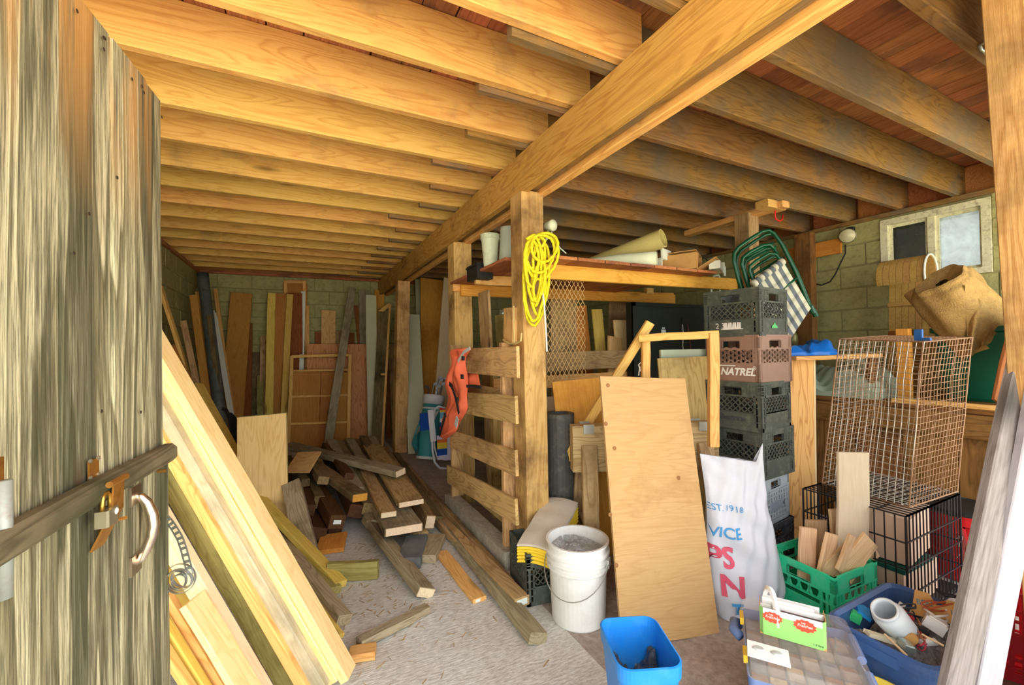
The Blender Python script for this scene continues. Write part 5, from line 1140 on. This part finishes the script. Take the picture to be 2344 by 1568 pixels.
tq = [PW(1802, 812, 2.7), PW(1925, 810, 2.78), PW(1918, 800, 3.15), PW(1800, 800, 3.1)]
crumple('blue_tarp', tq, 30, 20, .085, M_tarp, 'folded bright blue tarp on the plank beside the crate tower', 'tarp', zt2, seed=3)
M_gt = plain('grey_green_tarp', S(168, 184, 160), .6, .08, 8, bump=.3, bs=16)
tq = [V((3.45, 2.35, 0)), V((3.5, 1.45, 0)), V((3.95, 1.45, 0)), V((3.95, 2.4, 0))]
crumple('canvas_tarp', tq, 44, 26, .26, M_gt, 'heap of grey-green canvas tarp on the workbench', 'tarp', ZB, seed=6)
# bottle behind the blue tarp
bo = PW(1815, 800, 3.2); tag(MB().lathe([(0, 0), (.035, 0), (.035, .12), (.02, .15), (.014, .16), (.014, .19), (0, .19)], 16, Matrix.Translation((bo.x, bo.y, ZB+.33))).lathe([(0, 0), (.06, 0), (.06, .33), (0, .33)], 12, Matrix.Translation((bo.x, bo.y, ZB))).build('thermos', plain('olive_metal', S(110, 104, 60), .35, .1, 8, metal=.4), smooth=True), 'tall olive thermos behind the blue tarp', 'thermos')
# wooden post and cleat at the right wall
wp2 = PX(1836, 540, 4.42); board('wall_post', (4.46, wp2.y, 0), (4.46, wp2.y, wp2.z+.02), .15, .09, (-1, 0, 0), M_bench, label='rough dark post standing against the right wall behind the folded chairs', cat='post')
board('wall_cleat', (4.53, wp2.y+.22, 2.2), (4.53, wp2.y-.28, 2.2), .14, .03, (-1, 0, 0), M_osb, label='orange cleat board fixed behind the dark wall post', cat='wood block')
# round flood lamp on the wall with its cable
wl = PX(1940, 540, 4.5)
fl2 = empty('flood_lamp', (4.58, wl.y, wl.z), 0, 'round glass flood lamp mounted high on the right block wall', 'lamp')
Ml = Matrix.Translation(wl) @ V((-1, -.35, -.25)).to_track_quat('Z', 'Y').to_matrix().to_4x4()
MB().lathe([(0, .02), (.03, .016), (.055, .004), (.06, 0)], 24, Ml).build('lens', plain('dusty_glass', S(206, 200, 160), .2, .15, 20), fl2, smooth=True)
MB().lathe([(.064, .004), (.066, -.006), (.05, -.04), (.025, -.07), (.022, -.1), (0, -.1)], 24, Ml).build('reflector', plain('pale_reflector', S(196, 190, 150), .4, .1), fl2, smooth=True)
MB().box(wl+V((.06, 0, .06)), (.05, .05, .05)).build('mount', M_black, fl2)
tag(MB().tube([PX(x, y, 4.57) for x, y in ((1935, 560), (1935, 580), (1925, 600), (1912, 628), (1900, 645), (1880, 653), (1862, 648), (1845, 630), (1830, 610))], .006, 6).build('lamp_cable', M_black), 'dark cable drooping from the flood lamp to the wall post', 'cable')
# ---- toboggan
M_tob = wood('varnished_ash', S(206, 164, 92), S(176, 130, 64), None, 0, .15, vary=.1, ring=.35, rough=.5)
t0 = PX(2028, 755, 4.35); t1 = PX(2122, 752, 4.35); n_ = 7
tob = empty('toboggan', (4.35, (t0.y+t1.y)/2, ZB), 0, 'wooden toboggan with a curled front standing below the window', 'toboggan')
ztop_ = PX(2018, 640, 4.35).z; yw = abs(t0.y-t1.y)*1.15/n_
for i in range(n_):
    y_ = t0.y-(i+.5)*yw; path = [V((4.33, y_, ZB+.005)), V((4.40, y_, (ZB+ztop_)/2))]+[V((4.43-.11+.11*math.cos(t), y_, ztop_+.14*math.sin(t))) for t in [q*math.pi*1.15/12 for q in range(13)]]
    mb = MB()
    for q in range(len(path)-1): d = path[q+1]-path[q]; mb.bar(path[q]-d*.04, path[q+1]+d*.04, yw*.94, .009, V((0, 1, 0)).cross(d))
    mb.build('slat', M_tob, tob)
for z_ in (1.25, 1.6): board('cross_batten', (4.40, t0.y, z_), (4.40, t0.y-n_*yw, z_), .035, .018, (-1, 0, 0), M_tob, tob)
yE = t0.y-n_*yw-.004
MB().tube([V((4.43-.11+.116*math.cos(t), yE, ztop_+.146*math.sin(t))) for t in [q*math.pi*1.2/14 for q in range(15)]], .008, 8).build('white_edging', M_cord, tob, smooth=True)
# red lath and small box under the toboggan
board('red_lath', PX(2035, 764, 4.1), PX(2110, 760, 4.1), .04, .03, (-1, 0, 0), M_dkbrown, wb)
# ---- green storage bin on the bench
M_gbin = plain('dark_green_plastic', S(20, 112, 84), .35, .06, 5)
gb2 = empty('green_bin', (4.15, .98, ZB), 0, 'dark green storage bin on the workbench behind the burlap', 'bin')
tub([(.26, .24, .06, 0), (.27, .25, .06, .02), (.30, .29, .07, .44), (.32, .31, .07, .45), (.32, .31, .07, .48), (.29, .28, .06, .485)]).build('bin_body', M_gbin, gb2, None, True)
# brown panel leaning right of the bin
board('brown_board', PX(2295, 930, 3.55), PX(2345, 700, 3.75), .3, .015, (0, -1, 0), M_dkbrown, label='dark brown panel with a thin edge leaning right of the green bin', cat='panel')
# ---- cardboard tube and burlap sack
M_burl = plain('burlap', S(196, 158, 92), .95, .16, 30, S(150, 112, 58), .4, bump=1.0, bs=120)
u0, u1 = PW(2097, 664, 2.95), PW(2200, 775, 2.75)
tag(hollow('cardboard_tube', u0, u1+(u1-u0)*.3, pxm(u0, 24), pxm(u0, 19), M_kraft), 'tan cardboard tube slanting out from under the burlap', 'tube')
bu = empty('burlap_sack', PW(2220, 790, 2.7), 0, 'brown burlap sack draped over the cardboard tube and green bin', 'burlap sack')
BUP = [(2150, 636, 48), (2158, 650, 58), (2178, 682, 66), (2205, 722, 66), (2240, 758, 56), (2270, 782, 34), (2282, 792, 6)]
def burl(u, v):
    k = v*(len(BUP)-1); i = min(int(k), len(BUP)-2); t = k-i
    cx_, cy_, rp = [BUP[i][j]*(1-t)+BUP[i+1][j]*t for j in range(3)]; c_ = PW(cx_, cy_, 2.72)
    ax_ = (PW(2282, 792, 2.72)-PW(2150, 636, 2.72)).normalized(); e1 = ax_.cross(fw).normalized(); e2 = e1.cross(ax_)
    th = 2*math.pi*u; r_ = pxm(c_, rp)*(1+.08*math.sin(th*3+v*6)+.05*math.sin(th*7-v*11)+.03*math.sin(v*40)*(v < .25))
    return c_+e1*(r_*math.cos(th))+e2*(r_*.85*math.sin(th))
mb = MB().grid(burl, 40, 40, wrap=True)
def mouth(u, v):
    q = burl(u, 0); c_ = PW(2158, 650, 2.72); return c_+(q-c_)*(1-.75*v)
mb.grid(mouth, 40, 6, wrap=True); mb.build('sack_tube', M_burl, bu, smooth=True)
def drape(u, v):
    A = [(2208, 650), (2246, 690), (2262, 730), (2288, 760)]; B = [(2215, 800), (2226, 815), (2248, 790), (2270, 790)]
    k = u*3; i = min(int(k), 2); t = k-i
    ax_, ay = A[i][0]*(1-t)+A[i+1][0]*t, A[i][1]*(1-t)+A[i+1][1]*t; bx_, by = B[i][0]*(1-t)+B[i+1][0]*t, B[i][1]*(1-t)+B[i+1][1]*t
    return PW(ax_+(bx_-ax_)*v, ay+(by-ay)*v, 2.56+.10*u+.035*math.sin(u*13+v*2))
MB().grid(drape, 30, 14).build('sack_drape', M_burl, bu, smooth=True)
mb = MB()
for i in range(7): p_ = PW(2286-2*i, 752+7*i, 2.66); mb.tube([p_, p_+cr*(.02+.006*(i % 3))+V((0, 0, .01*((i % 3)-1)))], .0015, 4)
mb.build('frayed_threads', M_burl, bu)
# blue clamp and yellow straw on the bench
tag(MB().box((0, 0, 0), (.018, .03, .055)).box((0, -.02, -.022), (.02, .05, .014)).build('blue_clamp', plain('blue_clamp_plastic', S(36, 104, 180), .5, .05), mw=Matrix.Translation((2.74, .95, 1.327))), 'small blue plastic clamp on the rim of the wire cage', 'clamp')
# ================================================================ wire cage (leaning trap) on the dog crate
M_wire = plain('galvanised_wire', S(206, 206, 200), .4, .12, 20, S(150, 96, 60), .5, metal=.5); M_rwire = plain('rusty_wire', S(164, 128, 96), .6, .15, 20, metal=.3)
wg = empty('wire_cage', (2.8, 1.1, .51), 0, 'tall rusty wire mesh cage standing on the black dog crate', 'cage')
b0, b1, b2 = V((2.6, 1.33, .512)), V((2.56, .94, .512)), V((3.04, .92, .512)); b3 = b0+(b2-b1)
t0_, t1_, t2_ = V((2.735, 1.29, 1.315)), V((2.655, .905, 1.292)), V((3.15, .88, 1.31)); t3_ = t0_+(t2_-t1_)
def meshpanel(nm, A, B, C_, D_, nu, nv, mat, r=.0011):
    mb = MB(); f_ = lambda u, v: (A*(1-u)+B*u)*(1-v)+(D_*(1-u)+C_*u)*v+V((.004*math.sin(u*9+v*4), .004*math.sin(v*11), 0))
    for i in range(nu+1):
        for q in range(4): mb.bar(f_(i/nu, q/4), f_(i/nu, (q+1)/4), r*2, r*2)
    for j in range(nv+1):
        for q in range(4): mb.bar(f_(q/4, j/nv), f_((q+1)/4, j/nv), r*2, r*2)
    return mb.build(nm, mat, wg)
meshpanel('mesh_side', b0, b1, t1_, t0_, 13, 26, M_wire); meshpanel('mesh_side', b1, b2, t2_, t1_, 16, 26, M_rwire); meshpanel('mesh_side', b2, b3, t3_, t2_, 13, 26, M_rwire); meshpanel('mesh_side', b3, b0, t0_, t3_, 16, 26, M_rwire); meshpanel('mesh_floor', b0, b1, b2, b3, 12, 14, M_wire)
meshpanel('mesh_top', t0_, t1_, t2_, t3_, 12, 14, M_rwire)
mb = MB()
for A, B in ((b0, b1), (b1, b2), (b2, b3), (b3, b0), (t0_, t1_), (t1_, t2_), (t2_, t3_), (t3_, t0_), (b0, t0_), (b1, t1_), (b2, t2_), (b3, t3_)): mb.tube([A, B], .0035, 6)
mb.build('edge_wire', M_rwire, wg)
# ================================================================ black dog crate with boxes inside
M_bw = plain('black_wire', S(30, 30, 34), .4, .1, 10)
dx0, dx1, dy0, dy1, dzt = 2.47, 3.07, .92, 1.36, .5
dc = empty('dog_crate', ((dx0+dx1)/2, (dy0+dy1)/2, 0), 0, 'black folding wire dog crate holding cardboard boxes', 'dog crate')
def wpanel(nm, O, U, Vv, nu, nv, r=.0022):
    mb = MB()
    for i in range(nu+1): mb.bar(O+U*(i/nu), O+U*(i/nu)+Vv, r*2, r*2)
    for j in range(nv+1): mb.bar(O+Vv*(j/nv), O+Vv*(j/nv)+U, r*2.6, r*2.6)
    mb.build(nm, M_bw, dc)
X_, Y_, Z_ = V((dx1-dx0, 0, 0)), V((0, dy1-dy0, 0)), V((0, 0, dzt-.012)); O = V((dx0, dy0, .006))
wpanel('wire_panel', O, X_, Z_, 17, 4); wpanel('wire_panel', O+Y_, X_, Z_, 17, 4); wpanel('wire_panel', O, Y_, Z_, 11, 4); wpanel('wire_panel', O+X_, Y_, Z_, 11, 4); wpanel('top_panel', O+Z_, X_, Y_, 17, 4)
for p_ in (O, O+X_, O+Y_, O+X_+Y_): MB().tube([p_, p_+Z_], .005, 6).build('corner_wire', M_bw, dc)
MB().box(((dx0+dx1)/2, (dy0+dy1)/2, .012), (dx1-dx0-.02, dy1-dy0-.02, .012)).build('tray', M_black, dc)
M_tanbox = plain('plain_tan_cardboard', S(222, 194, 166), .8, .04, 6)
tag(MB().box((2.72, 1.13, .105), (.36, .34, .17)).build('cardboard_box', M_tanbox), 'lower tan cardboard box inside the dog crate', 'box', 'boxes in the dog crate'); 
tag(MB().box((0, 0, .11), (.34, .3, .22)).build('cardboard_box', M_tanbox, mw=Matrix.Translation((2.74, 1.12, .222)) @ Matrix.Rotation(.12, 4, 'Z')), 'upper tan cardboard box tilted inside the dog crate', 'box', 'boxes in the dog crate')
tag(MB().box((2.68, 1.1, .206), (.30, .30, .02)).build('green_folder', plain('dark_green_card', S(20, 90, 78), .6, .05)), 'dark green folder lying between the two boxes in the dog crate', 'folder')
tag(tub([(.06, .012, .01, 0), (.065, .012, .01, .22), (.04, .012, .01, .3), (.0, .01, .0, .305)][:3]).build('dark_panel', M_dgrey, mw=Matrix.Translation((2.99, 1.12, .02)) @ Matrix.Rotation(1.3, 4, 'Z')), 'rounded dark grey panel standing in the dog crate beside the boxes', 'panel')
# red drum beside the dog crate
M_red = plain('red_drum_paint', S(196, 32, 36), .35, .08, 6)
rd = empty('red_drum', (3.30, .98, 0), 0, 'red steel drum with a black lid and white print behind the dog crate', 'drum')
MB().lathe([(0, 0), (.155, 0), (.16, .01), (.158, .13), (.164, .14), (.158, .15), (.158, .25), (.164, .26), (.158, .27), (.158, .36), (0, .36)], 36).build('drum_body', M_red, rd, None, True)
db_ = rd.children[0]
MB().lathe([(.165, .355), (.168, .375), (.15, .38), (.145, .372), (0, .372)], 36).build('drum_lid', M_black, rd, None, True)
for z_, s_ in ((.24, 'AMAT'), (.20, 'ISLA'), (.14, 'ALA')):
    for i, ch_ in enumerate(s_):
        t = math.atan2(-.98, -3.3)+.1+.13*(i-1.5); text('print', ch_, .03, Matrix.Translation((.1605*math.cos(t), .1605*math.sin(t), z_)) @ Matrix.Rotation(t+math.pi/2, 4, 'Z') @ Matrix.Rotation(math.pi/2, 4, 'X'), M_ink, db_, local=True)
# ================================================================ folded lawn chairs hanging on the hanger post
M_gt2 = plain('green_tube_paint', S(12, 82, 50), .3, .08, 6); M_cu = plain('cushion_cream', S(206, 204, 178), .85, .05); M_cs = plain('cushion_slate', S(104, 112, 116), .85, .05)
def lawn(w0, dx, dy, label, cush):
    o = empty('lawn_chair', PW(1770+dx, 650+dy, w0), 0, label, 'chair', 'folded lawn chairs hanging by the crate tower')
    T_ = lambda pts, r=.0125, nm='tube_frame', dw=0: MB().tube([PW(x+dx, y+dy, w0+dw) for x, y in pts], r, 8).build(nm, M_gt2, o, smooth=True)
    T_([(1705, 690), (1690, 640), (1680, 600), (1680, 580), (1690, 566), (1720, 545), (1745, 530), (1760, 527), (1772, 535), (1790, 560), (1820, 620), (1848, 690), (1860, 712)])
    T_([(1725, 690), (1708, 640), (1698, 605), (1700, 590), (1715, 578), (1745, 562), (1762, 560), (1774, 572)], dw=-.02)
    T_([(1742, 690), (1728, 650), (1716, 622), (1716, 610), (1730, 598), (1760, 580), (1776, 582), (1790, 600), (1810, 640)], .011, 'arm_tube', -.04)
    T_([(1700, 592), (1770, 556)], .009, 'cross_tube'); T_([(1716, 636), (1790, 590)], .009, 'cross_tube', -.02); T_([(1785, 667), (1824, 636)], .008, 'cross_tube', -.07)
    MB().tube([PW(1855+dx, 700+dy, w0), PW(1862+dx, 716+dy, w0)], .018, 8).build('foot_cap', M_gt2, o)
    if cush:
        cu_ = empty('cushion', tuple(o.location)); adopt(cu_, o)
        A, B, C_, D_ = (1722, 652), (1792, 598), (1856, 706), (1806, 782)
        for i in range(9):
            u0, u1 = i/9, (i+1)/9
            def fn(u, v, u0=u0, u1=u1):
                uu = u0+(u1-u0)*u; x = (A[0]*(1-uu)+B[0]*uu)*(1-v)+(D_[0]*(1-uu)+C_[0]*uu)*v; y = (A[1]*(1-uu)+B[1]*uu)*(1-v)+(D_[1]*(1-uu)+C_[1]*uu)*v
                return PW(x+dx, y+dy, w0-.06-.018*abs(math.sin(v*math.pi*5))-.012*math.sin(uu*math.pi))
            mb = MB().grid(fn, 3, 30); mb.grid(lambda u, v: fn(1-u, v)+fw*.05, 3, 30); mb.build('cushion_stripe', M_cu if i % 2 == 0 else M_cs, cu_, smooth=True)
        # rolled top of the cushion
        for i in range(9):
            uu = (i+.5)/9; x, y = A[0]*(1-uu)+B[0]*uu, A[1]*(1-uu)+B[1]*uu
            MB().tube([PW(x-3.6+dx, y+2.6+dy, w0-.07), PW(x+4.2+dx, y-3.2+dy, w0-.07)], .026, 10).build('cushion_roll', M_cu if i % 2 == 0 else M_cs, cu_, smooth=True)
    return o
lawn(2.98, 0, 0, 'folded green tube lawn chair with a grey and cream striped cushion', True)
lawn(3.08, 6, 8, 'second folded green tube lawn chair behind the striped cushion', False)
# ================================================================ blue tote of odds and ends
M_tote = plain('navy_tote_plastic', S(66, 100, 156), .4, .05, 5, S(130, 140, 160), .2)
TC = V((2.03, .75, 0)); tl_ = .25; ta = .0
to = empty('blue_tote', tuple(TC), ta, 'blue storage tote full of electrical odds and ends', 'tote')
HZ = .26
tub([(.20, .11, .04, 0), (.205, .115, .04, .01), (.235, .14, .05, HZ-.05), (.255, .16, .055, HZ-.045), (.262, .167, .06, HZ-.005), (.25, .155, .055, HZ), (.235, .142, .05, HZ-.01), (.21, .118, .04, .03)]).build('tote_body', M_tote, to, None, True)
for s_ in (-1, 1): MB().box((s_*.25, 0, HZ-.04), (.03, .12, .035)).build('tote_handle', M_tote, to, None, True)
random.seed(31)
M_junk = plain('grey_junk', S(150, 148, 146), .6, .5, 45, S(70, 74, 80), .6, bump=1, bs=40)
tag(MB().grid(lambda u, v: TC+V(((u-.5)*.42, (v-.5)*.24, .175+.03*math.sin(u*11)*math.cos(v*7)+random.uniform(-.008, .008))), 34, 24).build('small_hardware', M_junk), 'mixed small hardware filling the bottom of the blue tote', 'hardware', kind='stuff')
j0_, j1_ = PW(2022, 1392, 1.53), PW(2066, 1446, 1.555); jm = Matrix.Translation((j0_+j1_)/2) @ (j0_-j1_).to_track_quat('Z', 'Y').to_matrix().to_4x4() @ Matrix.Scale(1.02, 4)
M_frost = plain('frosted_plastic', S(222, 230, 234), .45, .03)
tag(MB().lathe([(0, -.07), (.045, -.068), (.05, -.06), (.052, .03), (.046, .045), (.04, .05), (.042, .056), (.042, .064), (.036, .066), (.034, .05), (.04, .03), (.04, -.05)], 28).build('plastic_jar', M_frost, mw=jm, smooth=True), 'frosted white plastic jar lying tilted in the blue tote', 'jar')
def inT(px_, py_, z): return PZ(px_, py_, z)
def junk(nm, x, y, z, size, mat, label, cat, rz=0, rx=0, ry=0, grp='odds and ends in the blue tote'):
    p_ = inT(x, y, z); mb = MB().box((0, 0, 0), size); e_ = [s*.8 for s in size]
    mb.box((0, 0, size[2]*.55), (e_[0], e_[1], size[2]*.2)); mb.box((size[0]*.42, 0, 0), (size[0]*.06, size[1]*1.04, size[2]*1.1))
    return tag(mb.build(nm, mat, mw=Matrix.Translation(p_) @ Matrix.Rotation(rz, 4, 'Z') @ Matrix.Rotation(ry, 4, 'Y') @ Matrix.Rotation(rx, 4, 'X')), label, cat, grp)
junk('blue_box', 1975, 1398, .235, (.085, .045, .012), plain('sky_blue_print', S(40, 150, 226), .4, .2, 30), 'flat sky-blue package at the left end of the blue tote', 'package', .5, .5)
junk('green_cup', 1958, 1412, .225, (.035, .035, .03), plain('cap_green', S(60, 196, 120), .4, .05), 'bright green plastic cup in the left end of the blue tote', 'cup', .4, .3)
junk('white_charger', 2140, 1430, .235, (.05, .06, .04), M_wh, 'white plug-in unit in a clear bag in the blue tote', 'plug', .3, .4, .2)
junk('black_adapter', 2098, 1440, .24, (.03, .062, .022), M_black, 'black power adapter lying in the blue tote', 'adapter', .55, .2)
junk('cream_switch', 2020, 1460, .232, (.03, .11, .012), plain('cream_plastic', S(226, 218, 188), .5, .03), 'cream plastic strip cover in the blue tote', 'cover', 1.0, .3)
junk('white_plate', 2060, 1392, .25, (.06, .02, .02), M_wh, 'small white cover leaning at the back of the blue tote', 'cover', .2, .4)
junk('clear_pack', 2160, 1408, .23, (.06, .05, .03), M_frost, 'clear plastic pack beside the white plug-in unit', 'pack', -.3, .2)
cols_ = [S(206, 200, 186), S(196, 60, 80), S(170, 110, 70), S(226, 226, 222), S(60, 60, 64), S(190, 90, 60)]
labs_ = ['curled pale wire in the blue tote', 'curled crimson wire in the blue tote', 'curled copper wire in the blue tote', 'thick white cable in the blue tote', 'black thin cable in the blue tote', 'rust-coloured wire in the blue tote']
for i in range(6):
    c_ = V((0, 0, .03))+TC+V((random.uniform(-.10, .16), random.uniform(-.07, .05), .19+.012*i)); P = []
    r_ = random.uniform(.04, .07)
    for q in range(40):
        t = q/40*2*math.pi*2.2; P.append(c_+V((r_*math.cos(t)*(1+.2*math.sin(t*.7+i)), .6*r_*math.sin(t+i), .014*math.sin(t*1.3+i))))
    tag(MB().tube(P, .003 if i != 3 else .0045, 5).build('wire', plain('wire_col_%d' % i, cols_[i], .5, .05), smooth=True), labs_[i], 'wire', 'wires in the blue tote')
for i, (x0, y0, x1, y1, lab) in enumerate(((2025, 1452, 2075, 1500, 'pale wooden stick at the front of the blue tote'), (2110, 1452, 2160, 1478, 'second pale stick at the right of the blue tote'))):
    tag(MB().tube([PZ(x0, y0, .25), PZ(x1, y1, .245)], .004, 6).build('stick', M_pinep), lab, 'stick', 'sticks in the blue tote')
# torn cardboard box leaning over the tote
kc = PZ(2150, 1385, .28); kb = empty('torn_carton', (kc.x, kc.y, .2), 0, 'torn brown cardboard piece with blue lettering at the back of the blue tote', 'cardboard')
Mk = Matrix.Translation(PZ(2148, 1392, .27)) @ Matrix.Rotation(-.95, 4, 'Z') @ Matrix.Rotation(1.05, 4, 'X')
MB().prism([(-.085, -.04), (.085, -.05), (.085, .03), (.03, .035), (.02, .012), (-.005, .01), (-.02, .045), (-.06, .05)], -.003, .003).build('torn_panel', M_kraft, kb, Mk)
M_tealink = plain('teal_ink', S(60, 130, 150), .6, .05); text('print', 'BEN', .026, Mk @ Matrix.Translation((-.04, .008, .0035)), M_tealink, kb); text('print', 'LE', .026, Mk @ Matrix.Translation((.045, -.008, .0035)), M_tealink, kb)
tag(MB().tube([PZ(x, y, .33) for x, y in ((2145, 1350), (2165, 1362), (2190, 1366), (2205, 1364))], .007, 8).build('black_hose', M_black, smooth=True), 'short black hose end behind the torn cardboard', 'hose')
# yellow round lid under the tote front, with wire bail
yl = PZ(2010, 1590, .16)
yd = empty('yellow_bowl', (yl.x, yl.y, 0), 0, 'round yellow tub with a wire handle at the bottom edge, beside the organizer', 'tub')
MB().lathe([(0, 0), (.09, 0), (.105, .13), (.112, .132), (.112, .15), (.104, .152), (.1, .12), (0, .02)], 32).build('tub_body', plain('lemon_plastic', S(250, 222, 90), .4, .03), yd, None, True)
MB().tube([(-.1, .02, .14), (-.06, .09, .24), (0, .12, .27), (.04, .10, .24), (.08, .06, .15)], .003, 6).build('wire_handle', M_zinc, yd, None, True)
tag(MB().grid(lambda u, v: V((yl.x-.06+.12*u, yl.y-.05+.1*v, .10+.025*math.sin(u*5)*math.sin(v*4)+.008*math.sin(u*23+v*17))), 12, 12).build('crumpled_rag', M_kraft, smooth=True), 'crumpled brown scrap lying in the yellow tub', 'rag')
# red crate behind the leaning boards
me_r = mesh('crate_body', *(lambda m: (m.v, m.f))(crate_body('bars', h=.3)), plain('red_crate_plastic', S(214, 44, 56), .45, .06, 6))
rc_ = PW(2330, 1400, 1.62); o = empty('red_crate', (rc_.x+.12, rc_.y+.0, 0), .35, 'red plastic crate standing on end behind the white leaning board', 'crate', 'single crates on the floor')
obj('crate_body', me_r, o, None, True); o.scale = (1, 1, 1.5)
# boards leaning on the right jamb
M_wpaint = wood('white_painted_board', S(176, 172, 178), S(160, 156, 160), S(128, 124, 126), .1, .05, vary=.02, ring=.15, bump=.15)
M_silver = wood('silvered_board', S(150, 142, 138), S(96, 90, 84), S(84, 78, 74), .3, .1, vary=.02, ring=.15, bump=.4)
def jl(x0, y0, x1, y1, Y0, Y1, w, t, mat, label, n):
    a, b = PY(x0, y0, Y0), PY(x1, y1, Y1); d = (b-a).normalized(); a = a+d*((.01-a.z)/d.z); b = b+d*.25
    board('jamb_board', a, b, w, t, n, mat, label=label, cat='board', group='boards leaning on the right jamb')
jl(2186, 1568, 2352, 800, .52, .42, .076, .03, M_silver, 'silvered grey board leaning on the right side of the doorway', (-.55, -1, 0))
jl(2256, 1568, 2388, 860, .49, .385, .068, .025, M_wpaint, 'white painted board leaning in front of the silvered grey board', (-.55, -1, 0))

# wire clip on the near joist
mc = [PZ(x, y, 2.415) for x, y in ((2242, 104), (2262, 92), (2276, 88), (2280, 118), (2262, 126), (2246, 112))]
tag(MB().tube(mc, .006, 8, closed=True).build('wire_clip', M_zinc, smooth=True), 'bent wire clip hooked under the nearest right joist', 'clip')
junk('grey_connector', 2075, 1478, .235, (.05, .03, .02), M_zinc, 'small grey metal connector at the front of the blue tote', 'connector', .8, .2)
junk('white_connector', 2125, 1470, .235, (.06, .016, .014), M_wh, 'white plastic clip bar at the front right of the blue tote', 'connector', -.4, .2)
junk('brown_plug', 2085, 1462, .24, (.03, .03, .03), M_kraft, 'brown plug between the wires in the blue tote', 'plug', .3, .6)
junk('red_connector', 2075, 1410, .24, (.02, .04, .02), plain('red_plastic', S(206, 60, 70), .5), 'small red connector beside the frosted jar', 'connector', .3, .6)
